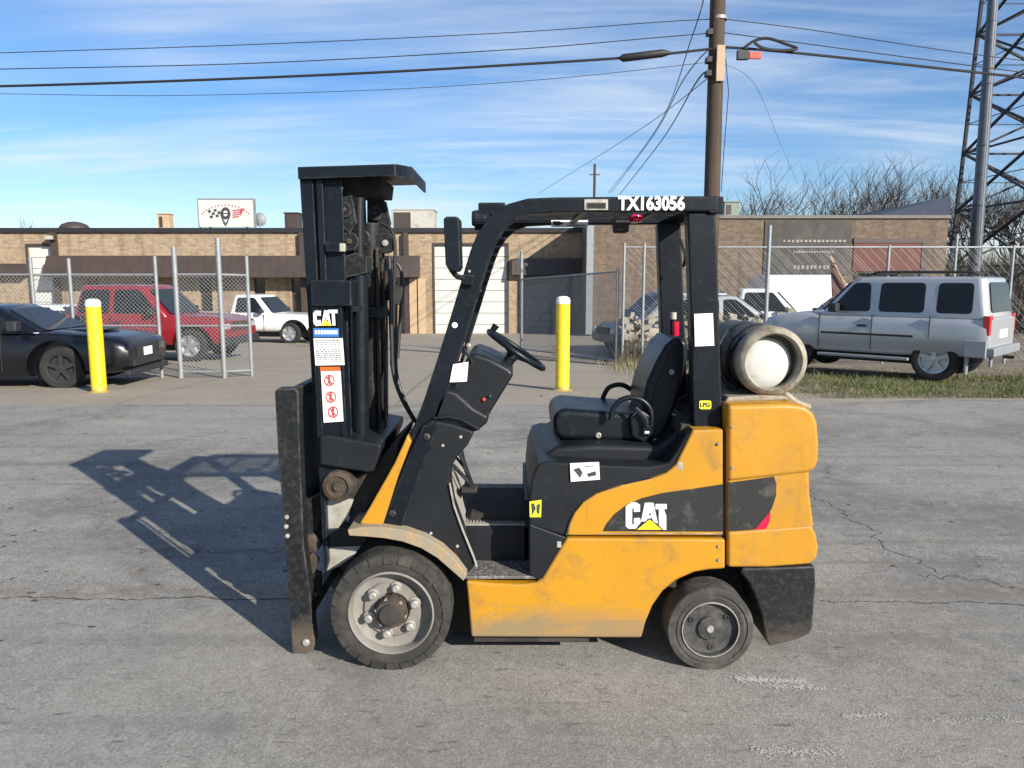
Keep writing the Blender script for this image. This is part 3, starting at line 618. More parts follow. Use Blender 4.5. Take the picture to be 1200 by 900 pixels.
fence('chain_link_fence', 'chain-link fence in front of the red pickup truck', [(fx(-90), YF), (fx(-20), YF), (fx(47), YF), (fx(91), YF), (fx(190), YF)], 1.93, [.3, .3, .32, .3, .34], mid=0.98)
fence('chain_link_gate_leaf', 'chain-link gate leaf with tall thick posts right of the red truck', [(fx(215), YF-.1), (fx(266), YF-.12), (fx(290), YF+.25)], 1.93, [.50, .66, .36], mid=0.98, bot_rail=True, bottom=0.12, cat='gate')
gl = (G(611, 22).x, 22.0); gr = (G(722, 17.2).x, 17.2)
g = fence('open_chain_link_gate', 'chain-link gate standing open behind the right bollard', [gl, gr], 2.12, [.8, .08], mid=None, bot_rail=True, bottom=.12, cat='gate')
YG = 18.0
fence('tall_chain_link_fence', 'tall chain-link fence running behind the silver off-roader', [(G(729, YG).x, YG), (G(752, YG).x, YG), (G(895, YG).x, YG), (G(1033, YG).x, YG), (G(1110, YG).x, YG), (G(1176, YG).x, YG), (G(1260, YG).x, YG)], 2.72, [.1, .1, .5, .05, .3, .05, .05], wr_=.0026)
def bollard(px, py_top, Y, label, lean=0):
    q = G(px, Y); top = P(px, py_top, Y).z
    t = thing('bollard', q, label, 'bollard', 'yellow bollards'); h = top - q.z
    MB().lathe([(.115, 0), (.115, .01), (.112, .02), (.112, h-.12)], q, 'z', 28).build('sleeve', M['bollard'], t)
    MB().lathe([(.1125, h-.119), (.1125, h-.06), (.10, h-.025), (.06, h-.004), (.01, h)], q, 'z', 28).build('cap', M['white'], t)
    MB().lathe([(.16, -.01), (.16, .008), (.12, .02)], q, 'z', 20).build('footing', M['bollard'], t)
bollard(659, 347, 12.1, 'yellow bollard with white top, seen through the forklift frame in front of the gate')
bollard(116.5, 350, 11.85, 'yellow bollard with white top, standing before the black coupe')

# ---------------------------------------------------------------- vehicles
def wheel_mesh(t, x, y, r, wd, m_rim, spokes=5, side=1):
    """tyre with rim and spokes; y is the outer face, side the outward sign"""
    o = MB()
    w = wd*side
    o.lathe([(r*.62, -w), (r*.9, -w), (r, -w*.82), (r, -w*.2), (r*.93, -w*.02), (r*.72, 0), (r*.64, -w*.06), (r*.62, -w)], (0, 0, 0), 'y', 36)
    wh = o.build('wheel', M['tyre'], t, org=(0,0,0)); wh.location = (x, y, r)
    q = MB(); q.lathe([(r*.64, -w*.5), (r*.65, -w*.05), (r*.60, -w*.07), (r*.58, -w*.35), (r*.05, -w*.40)], (0,0,0), 'y', 36)
    for k in range(spokes):
        a = 2*math.pi*k/spokes + .3; ca, sa = math.cos(a), math.sin(a); hw = r*.085
        pts = []
        for rad, w2 in ((r*.1, hw*1.3), (r*.61, hw)):
            for sg_ in (-1, 1): pts.append((ca*rad - sa*w2*sg_, sa*rad + ca*w2*sg_))
        v = [(p[0], -w*.10, p[1]) for p in pts] + [(p[0], -w*.34, p[1]) for p in pts]
        q.add(v, [(0,1,3,2), (4,6,7,5), (0,2,6,4), (1,5,7,3), (0,4,5,1), (2,3,7,6)])
    q.lathe([(r*.16, -w*.4), (r*.16, -w*.08), (r*.03, -w*.06)], (0,0,0), 'y', 16)
    rm = q.build('rim', M[m_rim], wh, org=(0,0,0))
    return wh
def car(name, label, cat, loc, rz, paint, L_, Wd, stations, cab, belt, roof, wheels, wr, wins_, ww=.22, tumble=.14, rim='alloy', spokes=5, low='trim', group=None, front=True, lampr=False, lampz=.68, tail_h=.3):
    """local frame: +x nose, +y left, z up. stations: (x, z_bottom, z_top, half-width factor)
    cab: (x_rear_base, x_rear_top, x_front_top, x_front_base)"""
    t = thing(name, loc, label, cat, group, rz, local=True); hw = Wd/2
    b = MB(); n = 0
    st0 = stations; fine = []
    for i in range(len(st0)-1):
        a4, b4, c4, d4 = [st0[max(0, min(len(st0)-1, i+k_))] for k_ in (-1, 0, 1, 2)]
        ns = max(1, int(round((c4[0]-b4[0])/.16)))
        for k_ in range(ns):
            u = k_/ns; uu = u*u*(3-2*u); fine.append((b4[0]+(c4[0]-b4[0])*u,) + tuple(b4[q]+(c4[q]-b4[q])*(u*.5+uu*.5) for q in (1, 2, 3)))
    fine.append(st0[-1]); stations = fine
    for x, zb_, zt_, k in stations:
        w = hw*k; h = zt_-zb_
        ring = [(w*.90, zb_), (w*.985, zb_+h*.14), (w, zb_+h*.45), (w*.985, zb_+h*.72), (w*.955, zb_+h*.90), (w*.88, zt_-h*.02), (w*.55, zt_+.008)]
        pts = ring + [(-a, z) for a, z in reversed(ring)]; n = len(pts)
        b.v += [Vector((x, a, z)) for a, z in pts]
    for i in range(len(stations)-1):
        for k in range(n): b.f.append((i*n+k, i*n+(k+1)%n, (i+1)*n+(k+1)%n, (i+1)*n+k))
    b.f.append(tuple(range(n))[::-1]); b.f.append(tuple((len(stations)-1)*n+k for k in range(n)))
    body = b.build('body', M[paint], t, org=(0,0,0), ang=50); bm_ = bmesh.new(); bm_.from_mesh(body.data); bmesh.ops.triangulate(bm_, faces=bm_.faces); bm_.to_mesh(body.data); bm_.free()
    cut = MB()
    for wx in wheels: [cut.lathe([(wr*1.30, min(q_, q_*5)), (wr*1.30, max(q_, q_*5))], (wx, 0, wr), 'y', 28, cap=True) for q_ in (-hw*.70, hw*.70)]
    co = cut.build('cut', None, smooth=False); md = body.modifiers.new('arch', 'BOOLEAN'); md.object = co; md.operation = 'DIFFERENCE'; md.solver = 'EXACT'
    bpy.context.view_layer.update()
    me = bpy.data.meshes.new_from_object(body.evaluated_get(bpy.context.evaluated_depsgraph_get()))
    body.modifiers.clear(); old = body.data; body.data = me; me.name = 'body'; bpy.data.objects.remove(co)
    me.set_sharp_from_angle(angle=R(50)); [p.__setattr__('use_smooth', True) for p in me.polygons]
    for wx in wheels:
        for sd_ in (1, -1): wheel_mesh(t, wx, (hw-.02)*sd_, wr, ww, rim, spokes, sd_)
    MB().box((wheels[1]-wr*1.1, -hw*.6, .25), (wheels[0]+wr*1.1, hw*.6, .5)).build('underbody', M['trim'], t, org=(0,0,0))
    for wx in wheels: MB().box((wx-wr*1.1, -hw*.70, wr*.7), (wx+wr*1.1, hw*.70, wr*1.9)).build('wheel_well', M['trim'], t, org=(0,0,0))
    # cabin
    wb_, wt_ = hw*.94, hw*.94-tumble; lv = [(-.06, 0), (0, 0), (.5, .5), (.86, .88), (.97, 1.0), (1.0, 1.10)]
    c = MB(); nn = 0
    H = roof-belt
    for tz, ti in lv:
        z = belt + H*tz; x0 = cab[0] + (cab[1]-cab[0])*ti; x1 = cab[3] + (cab[2]-cab[3])*ti; w = wb_ + (wt_-wb_)*ti
        if tz == 1.0: x0 += .10; x1 -= .12; w -= .08
        rc = .10
        ring = [(x1-rc*1.2, w), (x1-rc*.35, w-rc*.5), (x1, w-rc*1.6), (x1+.04, 0), (x1, -w+rc*1.6), (x1-rc*.35, -w+rc*.5), (x1-rc*1.2, -w), (x0+rc, -w), (x0+rc*.2, -w+rc*.6), (x0, -w+rc*1.6), (x0-.01, 0), (x0, w-rc*1.6), (x0+rc*.2, w-rc*.6), (x0+rc, w)]
        nn = len(ring); c.v += [Vector((a, b_, z)) for a, b_ in ring]
    for i in range(len(lv)-1):
        for k in range(nn): c.f.append((i*nn+k, i*nn+(k+1)%nn, (i+1)*nn+(k+1)%nn, (i+1)*nn+k))
    c.f.append(tuple((len(lv)-1)*nn+k for k in range(nn)))
    c.build('cabin', M[paint], t, org=(0,0,0), ang=60, bevel=.035, seg=3)
    def Q(x, tz, sd_, off=0.008): return Vector((x, (wb_ + (wt_-wb_)*tz + off)*sd_, belt + H*tz))
    def pane(pts, nrm, nm='window', rd=.07):
        v0 = [Vector(p) for p in pts]; v = []
        for i in range(len(v0)):
            p, a_, b_ = v0[i], v0[i-1], v0[(i+1) % len(v0)]
            pa = p + (a_-p).normalized()*rd; pb = p + (b_-p).normalized()*rd
            v += [pa, pa*.25 + p*.5 + pb*.25, pb]
        k = len(v)
        return MB().add(v + [p - Vector(nrm)*.045 for p in v], [tuple(range(k)), tuple(range(2*k-1, k-1, -1))] + [(i, i+k, (i+1)%k+k, (i+1)%k) for i in range(k)]).build(nm, M['carglass'], t, org=(0,0,0), smooth=False, bevel=.006)
    for (xb0, xb1, xt0, xt1) in wins_:
        for s_ in (1, -1): pane([Q(xb0, .06, s_), Q(xb1, .06, s_), Q(xt1, .84, s_), Q(xt0, .84, s_)], (0, s_, 0))
    def F(tz, y): ti = tz; return Vector((cab[3] + (cab[2]-cab[3])*ti + .050, y, belt + H*tz))
    def Bk(tz, y): ti = tz; return Vector((cab[0] + (cab[1]-cab[0])*ti - .018, y, belt + H*tz))
    w0, w1 = wb_-.15, wt_-.12
    pane([F(.05, -w0), F(.05, w0), F(.86, w1), F(.86, -w1)], (1, 0, .3), 'windscreen')
    pane([Bk(.10, w0), Bk(.10, -w0), Bk(.86, -w1), Bk(.86, w1)], (-1, 0, .3), 'rear_window')
    xn = stations[-1][0]; xt_ = stations[0][0]; kf = stations[-1][3]; kr = stations[0][3]
    for s_ in (1, -1):
        if lampr: MB().lathe([(.075, -.1), (.085, .0), (.06, .012), (.05, -.01), (.002, -.01)], (xn-.03, hw*kf*.72*s_, lampz), 'x', 20).build('headlight', M['lamp'], t, org=(0,0,0))
        else: MB().box((xn-.24, hw*kf*.68*s_, lampz-.06), (xn+.006, hw*kf*1.0*s_, lampz+.08)).build('headlight', M['lamp'], t, org=(0,0,0), bevel=.02)
        MB().box((xt_-.012, hw*kr*.80*s_, lampz+.02), (xt_+.10, hw*kr*1.012*s_, lampz+.02+tail_h)).build('tail_light', M['tail'], t, org=(0,0,0), bevel=.02)
        mr = MB().box((cab[3]-.42, (hw+.02)*s_, belt+.02), (cab[3]-.25, (hw+.2)*s_, belt+.19)).build('mirror', M[low or paint], t, org=(0,0,0), bevel=.03)
    MB().box((xn-.05, -hw*kf*.56, lampz-.10), (xn+.016, hw*kf*.56, lampz+.10)).build('grille', M['trim'], t, org=(0,0,0))
    return t
def seam(t, x, z0, z1, hw):
    for s_ in (1, -1): MB().box((x-.006, (hw-.03)*s_, z0), (x+.006, (hw+.0015)*s_, z1)).build('door_gap', M['trim'], t, org=(0,0,0), smooth=False)
def handle(t, x, z, hw, m='trim'):
    for s_ in (1, -1): MB().box((x-.09, (hw-.01)*s_, z-.02), (x+.09, (hw+.03)*s_, z+.02)).build('door_handle', M[m], t, org=(0,0,0), bevel=.012)
# heading: nose angle from +X, counter-clockwise
def place(px, Y): q = G(px, Y); return Vector((q.x, q.y, q.z))
# black coupe, nose to the right
cp = car('black_coupe', 'black two-door coupe parked nose right, behind the left bollard', 'car', (0,0,0), R(4), 'paint_black', 5.0, 1.92,
    [(-2.5, .42, .85, .80), (-2.4, .28, .98, .93), (-1.9, .22, 1.02, 1.0), (-.9, .20, .98, .99), (.6, .20, .96, .99), (1.2, .21, .95, 1.0), (1.9, .24, .90, .99), (2.3, .26, .84, .95), (2.44, .30, .78, .90), (2.5, .40, .70, .86)],
    (-1.95, -1.15, .35, 1.18), .95, 1.38, (1.45, -1.5), .355, [(-.9, .85, -.65, .30), (-1.62, -1.0, -1.1, -.76)], tumble=.26, lampr=True, lampz=.60, tail_h=.16, rim='trim')
q = place(188, 12.55); cp.location = (q.x - 3.08, 13.25, gz(13.2)+.0)
hwc = .96; seam(cp, .55, .3, .93, hwc); seam(cp, -.95, .3, .95, hwc); handle(cp, -.75, .80, hwc)
MB().box((2.42, -.86, .20), (2.53, .86, .30)).build('bumper', M['trim'], cp, org=(0,0,0), bevel=.03)
MB().box((2.44, -.62, .34), (2.515, .62, .46)).build('grille', M['trim'], cp, org=(0,0,0), bevel=.02)
for s_ in (-1,):
    MB().box((2.49, -.22, .50), (2.535, .10, .64)).build('licence_plate', M['white'], cp, org=(0,0,0))
MB().box((1.25, -.35, .93), (1.9, .35, .96)).build('bonnet_scoop', M['paint_black'], cp, org=(0,0,0), bevel=.03)
# red crew-cab pickup
rp = car('red_pickup_truck', 'red crew-cab pickup truck behind the chain-link fence, nose right', 'pickup truck', (0,0,0), R(-4), 'paint_red', 5.8, 1.98,
    [(-2.9, .60, 1.15, .96), (-2.8, .48, 1.17, .98), (-1.0, .45, 1.17, 1.0), (1.0, .42, 1.15, 1.0), (1.5, .42, 1.15, 1.0), (2.4, .42, 1.12, 1.0), (2.75, .44, 1.06, .97), (2.9, .50, .98, .92)],
    (-.98, -.80, .78, 1.48), 1.14, 1.88, (2.0, -1.75), .40, [(.10, 1.22, .10, .74), (-.82, -.02, -.72, -.02)], tumble=.16, lampz=.86, tail_h=.34)
rp.location = (G(157, 19.6).x, 19.6, gz(19.6)+.02)
seam(rp, .04, .5, 1.12, .99); seam(rp, 1.12, .5, 1.12, .99); seam(rp, -.92, .5, 1.12, .99); handle(rp, .22, .98, .99); handle(rp, -.72, .98, .99)
MB().box((2.78, -.96, .40), (2.98, .96, .60)).build('bumper', M['trim'], rp, org=(0,0,0), bevel=.04)
MB().box((-2.75, -.75, 1.181), (-1.05, .75, 1.186)).build('bed_cover', M['trim'], rp, org=(0,0,0))
MB().box((-.9, -1.03, .32), (1.1, -.93, .42)).build('side_step', M['trim'], rp, org=(0,0,0))
# white pickup
wp = car('white_pickup_truck', 'white pickup truck near the workshop, nose right beside the mast', 'pickup truck', (0,0,0), R(-10), 'paint_white', 5.6, 1.95,
    [(-2.8, .58, 1.12, .96), (-2.7, .50, 1.13, .98), (-1.0, .48, 1.13, 1.0), (1.0, .46, 1.12, 1.0), (1.6, .46, 1.12, 1.0), (2.4, .46, 1.08, 1.0), (2.7, .48, 1.02, .96), (2.8, .52, .95, .92)],
    (-.45, -.30, .60, 1.25), 1.11, 1.82, (1.95, -1.65), .40, [(-.2, 1.02, -.12, .56)], tumble=.15, lampz=.86, tail_h=.3)
wp.location = (G(297, 29.2).x, 29.2, gz(29.2)+.0)
seam(wp, -.25, .5, 1.1, .975); seam(wp, .98, .5, 1.1, .975); handle(wp, -.08, .98, .975)
MB().box((2.68, -.95, .42), (2.88, .95, .62)).build('bumper', M['trim'], wp, org=(0,0,0), bevel=.04)
# white sedan behind the red pickup's bed
sed = [(-2.3, .42, .85, .85), (-2.2, .30, .95, .95), (-1.4, .22, .98, 1.0), (0, .2, .95, 1.0), (1.0, .22, .93, 1.0), (1.8, .25, .86, .98), (2.2, .28, .76, .92), (2.3, .36, .66, .86)]
sw = [(-.05, .85, -.05, .32), (-1.1, -.15, -.78, -.15)]
ws = car('white_sedan', 'white sedan mostly hidden behind the black coupe and the fence', 'car', (0,0,0), R(172), 'paint_white', 4.6, 1.8, sed, (-1.75, -1.0, .35, 1.1), .93, 1.43, (1.4, -1.35), .33, sw, tumble=.2)
ws.location = (G(55, 27).x, 27, gz(27))
# silver off-roader, nose left and away; right side faces... its left side faces the camera
sv = car('silver_off_roader', 'silver off-roader with roof rack parked on the grass, tail to the right', 'car', (0,0,0), R(180-45), 'paint_silver', 4.5, 1.80,
    [(-2.02, .50, 1.14, .96), (-1.98, .48, 1.16, .985), (-1.7, .46, 1.17, 1.0), (-.5, .43, 1.17, 1.0), (.85, .43, 1.16, 1.0), (1.2, .43, 1.16, 1.0), (1.75, .45, 1.10, .985), (1.97, .47, 1.03, .95), (2.05, .54, .92, .88)],
    (-2.00, -1.88, .30, .88), 1.16, 1.84, (1.36, -1.20), .385, [(-.06, .70, -.02, .27), (-.98, -.20, -.96, -.20), (-1.74, -1.17, -1.72, -1.17)], tumble=.13, lampz=.82, tail_h=.34)
# rear near wheel (local x -1.23, y +.9 after the turn) stands under pixel column 1095
def put_by_local(o, rz, lx, ly, tgt):
    c, s = math.cos(rz), math.sin(rz); o.location = (tgt.x - (c*lx - s*ly), tgt.y - (s*lx + c*ly), gz(tgt.y) + .02)
put_by_local(sv, R(180-45), -1.20, .9, G(1091, 13.35))
hws = .90
seam(sv, -.12, .5, 1.15, hws); seam(sv, .86, .5, 1.15, hws); seam(sv, -1.10, .75, 1.15, hws); handle(sv, .05, .94, hws)
for s_ in (1, -1):
    MB().box((-.85, (hws-.02)*s_, .76), (.82, (hws+.012)*s_, .80)).build('side_moulding', M['trim'], sv, org=(0,0,0), bevel=.01)
    MB().box((-.80, (hws-.08)*s_, .34), (.84, (hws+.07)*s_, .39)).build('running_board', M['galv'], sv, org=(0,0,0), bevel=.01)
    MB().box((-2.01, (hws-.06)*s_, .46), (-1.66, (hws+.004)*s_, .76)).build('cladding', M['cladding'], sv, org=(0,0,0), bevel=.02)
    MB().box((1.80, (hws-.14)*s_, .46), (2.02, (hws-.03)*s_, .72)).build('cladding', M['cladding'], sv, org=(0,0,0), bevel=.02)
    MB().tube([(-1.75, .62*s_, 1.86), (-1.6, .62*s_, 1.92), (-.1, .62*s_, 1.93), (.1, .62*s_, 1.86)], .02, 8).build('roof_rail', M['trim'], sv, org=(0,0,0))
    MB().box((-1.72, (hws-.16)*s_, .16), (-1.69, (hws-.02)*s_, .50)).build('mud_flap', M['galv'], sv, org=(0,0,0))
for x in (-1.6, -1.25, -.9, -.45, -.1): MB().tube([(x, -.62, 1.91), (x, .62, 1.91)], .016, 6).build('rack_bar', M['trim'], sv, org=(0,0,0))
for i in range(5): MB().box((-.02+i*.075, -.5, 1.865), (.02+i*.075, .5, 1.905)).build('air_deflector_slat', M['trim'], sv, org=(0,0,0))
MB().box((-2.14, -.88, .48), (-1.98, .88, .64)).build('rear_bumper', M['galv'], sv, org=(0,0,0), bevel=.03)
MB().box((-2.035, -.80, .52), (-1.98, .80, 1.12)).build('tailgate', M['paint_silver'], sv, org=(0,0,0), bevel=.02)
MB().box((-2.05, -.26, .78), (-2.03, .26, .92)).build('licence_plate', M['white'], sv, org=(0,0,0)); MB().tube([(-2.08, 0, .44), (-2.24, 0, .44)], .03, 8).build('tow_hitch', M['trim'], sv, org=(0,0,0))
# parked cars behind the tall fence
c1_ = car('grey_hatchback', 'dusty grey hatchback behind the fence, between the gate and the forklift seat', 'car', (0,0,0), R(197), 'paint_grey', 4.2, 1.8,
    [(-2.1, .42, .95, .85), (-2.0, .30, 1.0, .96), (-1, .22, 1.0, 1.0), (.9, .22, .97, 1.0), (1.7, .26, .9, .97), (2.1, .36, .7, .86)], (-2.0, -1.6, .4, 1.15), 1.05, 1.78, (1.35, -1.3), .33, [(-.05, .9, -.05, .36), (-1.1, -.15, -1.0, -.15)], tumble=.18)
c1_.location = (G(782, 22.5).x, 22.5, gz(22.5))
c2_ = car('pale_crossover', 'pale dusty crossover behind the fence right of the rear post', 'car', (0,0,0), R(-6), 'paint_pale', 4.5, 1.85,
    [(-2.25, .42, .98, .88), (-2.1, .32, 1.03, .97), (-1, .26, 1.03, 1.0), (.9, .26, 1.0, 1.0), (1.8, .3, .92, .97), (2.25, .4, .74, .86)], (-2.1, -1.5, .3, 1.2), 1.0, 1.66, (1.4, -1.35), .36, [(-.05, .9, -.05, .28), (-1.2, -.15, -1.05, -.15)], tumble=.2)
c2_.location = (G(842, 20.5).x, 20.5, gz(20.5))
c3_ = car('white_work_truck', 'white pickup truck behind the fence, just left of the red-trimmed car', 'pickup truck', (0,0,0), R(-14), 'paint_white', 5.4, 1.95,
    [(-2.7, .58, 1.18, .96), (-1.0, .48, 1.2, 1.0), (1.0, .46, 1.18, 1.0), (2.3, .46, 1.12, 1.0), (2.7, .52, 1.0, .92)], (-.6, -.45, .60, 1.3), 1.18, 1.95, (1.9, -1.6), .40, [(-.35, 1.05, -.3, .56)], tumble=.15)
c3_.location = (G(880, 25.5).x, 25.5, gz(25.5))
c4_ = car('white_car_with_red_bonnet', 'white car with dark red bonnet panel behind the off-roader\'s nose', 'car', (0,0,0), R(186), 'paint_white', 4.5, 1.8, sed, (-1.75, -1.0, .35, 1.1), .98, 1.62, (1.4, -1.35), .34, sw, tumble=.2)
c4_.location = (G(1000, 23.5).x, 23.5, gz(23.5)+.1)
MB().box((1.25, -.7, .90), (2.1, .7, .93)).build('bonnet', M['paint_red'], c4_, org=(0,0,0))
# white box van below the banner
t = thing('white_box_van', G(945, 30.5), 'tall white box van parked below the grey banner', 'van')
a = P(899, 322, 30.5); c = P(984, 322, 30.5); z0 = gz(30.5)
MB().box((a.x, 30.5, z0+.5), (c.x, 33.0, a.z)).build('cargo_box', M['paint_white'], t, bevel=.06)
MB().box((c.x, 30.6, z0+.45), (c.x+1.5, 32.9, a.z-.35)).build('cab', M['paint_white'], t, bevel=.25, seg=4)
MB().box((c.x+.3, 30.585, z0+1.3), (c.x+1.1, 30.599, z0+1.9)).build('window', M['carglass'], t)
for x in (a.x+.7, c.x+.8): MB().lathe([(.40, 0), (.42, .05), (.42, .25), (.4, .28)], (x, 30.45, z0+.42), 'y', 24).build('wheel', M['tyre'], t)
MB().box((a.x+.1, 30.7, z0+.35), (c.x+1.3, 32.8, z0+.5)).build('chassis', M['trim'], t)

# leaning pole and red board beside the off-roader
t = thing('leaning_red_board', G(985, 18.6), 'leaning dark red board with a pale stick in front of the banner', 'board')
def bar3(p, q, w): return MB().tube([p, q], w, 4)
bar3(P(973, 300, 18.6), P(1000, 352, 18.6), .03).build('stick', M['wood_light'], t)
MB().px([(974, 305), (983, 318), (995, 350), (976, 350)], 18.7, 18.75).build('board', M['red_panel'], t, smooth=False)

# ---------------------------------------------------------------- utility pole and wires
q = G(833, 15.6); YP = 15.6
t = thing('utility_pole', q, 'tall weathered wooden utility pole behind the forklift rear post', 'utility pole')
tp = P(843, -60, YP)
MB().tube([(P(835, 220, YP).x, YP, q.z-.1), (P(835, 220, YP).x, YP, q.z+2), (tp.x, YP, tp.z)], [.165, .16, .145], 18).build('shaft', M['pole'], t)
pz = lambda py: P(843, py, YP)
xp = lambda py: P(835 + 8*(220-py)/220, py, YP).x
for py in (22, 58):
    z = pz(py).z; MB().lathe([(.162, -.03), (.162, .03)], (xp(py), YP, z), 'z', 18).build('band', M['galv'], t)
z0, z1 = pz(98).z, pz(56).z; x = xp(80)
MB().box((x-.06, YP-.20, z0), (x+.10, YP-.145, z1)).build('cable_guard', M['wood_light'], t, bevel=.01, label='pale cover strip near the top of the pole')
for py in (40, 72, 88): z = pz(py).z; MB().box((xp(py)-.24, YP-.18, z-.05), (xp(py)-.14, YP+.02, z+.05)).build('bracket', M['trim'], t)
MB().tube([(xp(70)+.14, YP-.1, pz(70).z), (xp(100)+.22, YP-.1, pz(110).z), (xp(150)+.17, YP-.1, pz(180).z), (xp(200)+.15, YP-.1, pz(225).z)], .008, 6).build('ground_wire', M['cable'], t)
def wire(name, label, pts, r, sub=10, cat='cable', group=None):
    ps = rect_path(pts, sub); o = MB().tube(ps, r, 6).build(name, M['cable'], org=(0,0,0)); return tag(o, label, cat, group)
def W3(l): return [P(a, b, Y) for a, b, Y in l]
wire('overhead_wire', 'topmost thin wire crossing the sky left of the pole', W3([(-80, 66, 15.6), (0, 62, 15.6), (300, 52, 15.6), (600, 38, 15.6), (770, 26, 15.6), (842, 22, 15.6)]), .008)
wire('overhead_wire', 'second thin wire from the top, left of the pole', W3([(-80, 83, 15.6), (0, 81, 15.6), (300, 74, 15.6), (600, 58, 15.6), (770, 44, 15.6), (842, 38, 15.6)]), .009)
wire('overhead_cable', 'thick black cable left of the pole carrying the splice', W3([(-80, 101, 15.5), (0, 101, 15.5), (200, 95, 15.5), (420, 86, 15.5), (600, 76, 15.5), (740, 67, 15.5), (836, 57, 15.5)]), .024)
wire('overhead_wire', 'faint lowest wire just under the thick cable at left', W3([(-80, 112, 17), (0, 110, 17), (200, 112, 17), (450, 105, 17), (650, 92, 17), (838, 72, 17)]), .006)
wire('overhead_wire', 'topmost thin wire right of the pole', W3([(846, 22, 15.6), (950, 35, 15.6), (1100, 58, 15.6), (1300, 84, 15.6)]), .008)
wire('overhead_wire', 'second thin wire right of the pole', W3([(846, 38, 15.6), (950, 52, 15.6), (1100, 72, 15.6), (1300, 98, 15.6)]), .009)
wire('overhead_cable', 'thick black cable sloping down right of the pole', W3([(846, 55, 15.5), (900, 59, 15.5), (1000, 69, 15.5), (1100, 80, 15.5), (1300, 102, 15.5)]), .024)
def lump(name, label, pts, r, m='cable'):
    o = MB().tube(W3(pts), r, 10).build(name, M[m]); return tag(o, label, 'cable splice')
lump('cable_splice', 'fat black splice case on the cable left of the pole', [(726, 68, 15.45), (730, 68, 15.45), (776, 62.5, 15.45), (786, 62, 15.45)], [.03, .075, .075, .03])
wire('cable_loop', 'slack black cable loop hanging right of the pole', W3([(872, 56, 15.4), (884, 48, 15.4), (900, 45, 15.4), (922, 52, 15.4), (934, 57, 15.4), (918, 59, 15.4), (896, 57, 15.4), (884, 50, 15.4)]), .028)
t = thing('cable_terminal', P(873, 63, 15.4), 'small black and red terminal box under the cable right of the pole', 'terminal box')
a = P(864, 59, 15.4); c = P(877, 70, 15.4); MB().box((a.x, 15.36, c.z), (c.x, 15.46, a.z)).build('case', M['trim'], t, bevel=.01)
a = P(878, 61, 15.4); c = P(892, 69, 15.4); MB().box((a.x, 15.38, c.z), (c.x, 15.44, a.z)).build('tag', M['red'], t, bevel=.01)
wire('service_wire', 'upper of the wires dropping from the pole to the roofs', W3([(826, -10, 15.7), (812, 40, 16), (770, 150, 26), (713, 226, 40)]), .012)
wire('service_wire', 'middle wire dropping from the pole behind the guard', W3([(833, 55, 15.7), (800, 95, 17), (765, 160, 26), (716, 226, 40)]), .012)
wire('service_wire', 'lowest wire dropping from the pole bracket towards the roofs', W3([(829, 86, 15.7), (815, 98, 16), (775, 165, 26), (726, 228, 40)]), .016)
wire('service_wire', 'thin wire slanting down left from the pole to the skyline', W3([(829, 92, 15.8), (760, 145, 24), (690, 190, 34), (632, 226, 46)]), .010)
wire('guy_wire', 'thin guy wire slanting down right from the pole', W3([(848, 75, 15.7), (885, 100, 17), (915, 170, 22), (935, 215, 27)]), .004, cat='wire')

# ---------------------------------------------------------------- lattice tower
YT = 36.0
t = thing('lattice_tower', (P(1150, 300, YT).x, YT, gz(YT)), 'tall dark steel lattice tower at the right edge', 'lattice tower')
x0 = P(1114, 300, YT+7).x; x0t = P(1143, 0, YT+7).x; hgt = P(1143, 0, YT+7).z
ZB = P(1114, 300, YT+7).z; lean = (x0t - x0) / (hgt - ZB); wdt = 7.0
def leg(ix, iy, z):                                  # legs lean inwards
    xx = x0 + lean*(z - ZB); w = wdt - 2*lean*(z - 1)
    return Vector((xx + ix*w, YT + (1-iy)*lean*(z-1)*0 + iy*(w) + (0 if iy else lean*(z-1)*.4), z))
z0 = gz(YT); nb = 7; bay = 3.05; L_s = [(0,0), (1,0), (1,1), (0,1)]
levels = [z0 + 0.25 + i*bay for i in range(nb)]
for ix, iy in L_s: MB().tube([leg(ix, iy, z0-.1), leg(ix, iy, levels[-1])], .11, 6).build('leg', M['tower'], t)
for i in range(nb-1):
    za, zb2 = levels[i], levels[i+1]
    for k in range(4):
        a, c = L_s[k], L_s[(k+1) % 4]
        MB().tube([leg(*a, za), leg(*c, zb2)], .085, 5).build('brace', M['tower'], t)
        MB().tube([leg(*c, za), leg(*a, zb2)], .065, 5).build('brace', M['tower'], t)
        MB().tube([leg(*a, za), leg(*c, za)], .06, 5).build('brace', M['tower'], t)
        zm = (za+zb2)/2; mid = (leg(*a, zm) + leg(*c, zm))/2
        MB().tube([leg(*a, zm), mid], .025, 5).tube([leg(*c, zm), mid], .025, 5).build('brace', M['tower'], t)
    pl = leg(0, 0, za); MB().box((pl.x-.14, pl.y-.12, pl.z-.14), (pl.x+.14, pl.y-.088, pl.z+.14)).build('gusset', M['tower'], t)
t = thing('steel_monopole', (P(1138, 300, 37.5).x, 37.5, gz(37.5)), 'grey steel column rising inside the lattice tower', 'pole')
a = P(1143, 300, 37.5); c = P(1168, -60, 37.5)
MB().tube([(a.x, 37.5, gz(37.5)), a, c], [.29, .28, .22], 14).build('shaft', M['tower_pole'], t)
MB().tube([(a.x-.1, 37.0, gz(37.5)+.2), a+Vector((-.1, -.48, 0)), c+Vector((-.05, -.4, 0))], .04, 6).build('conduit', M['galv'], t)
for k in range(5): z = 2.5+2.8*k; q = a.lerp(c, (z-a.z)/(c.z-a.z)); MB().lathe([(.34-.02*k, -.04), (.34-.02*k, .04)], q, 'z', 14).build('flange', M['tower_pole'], t)

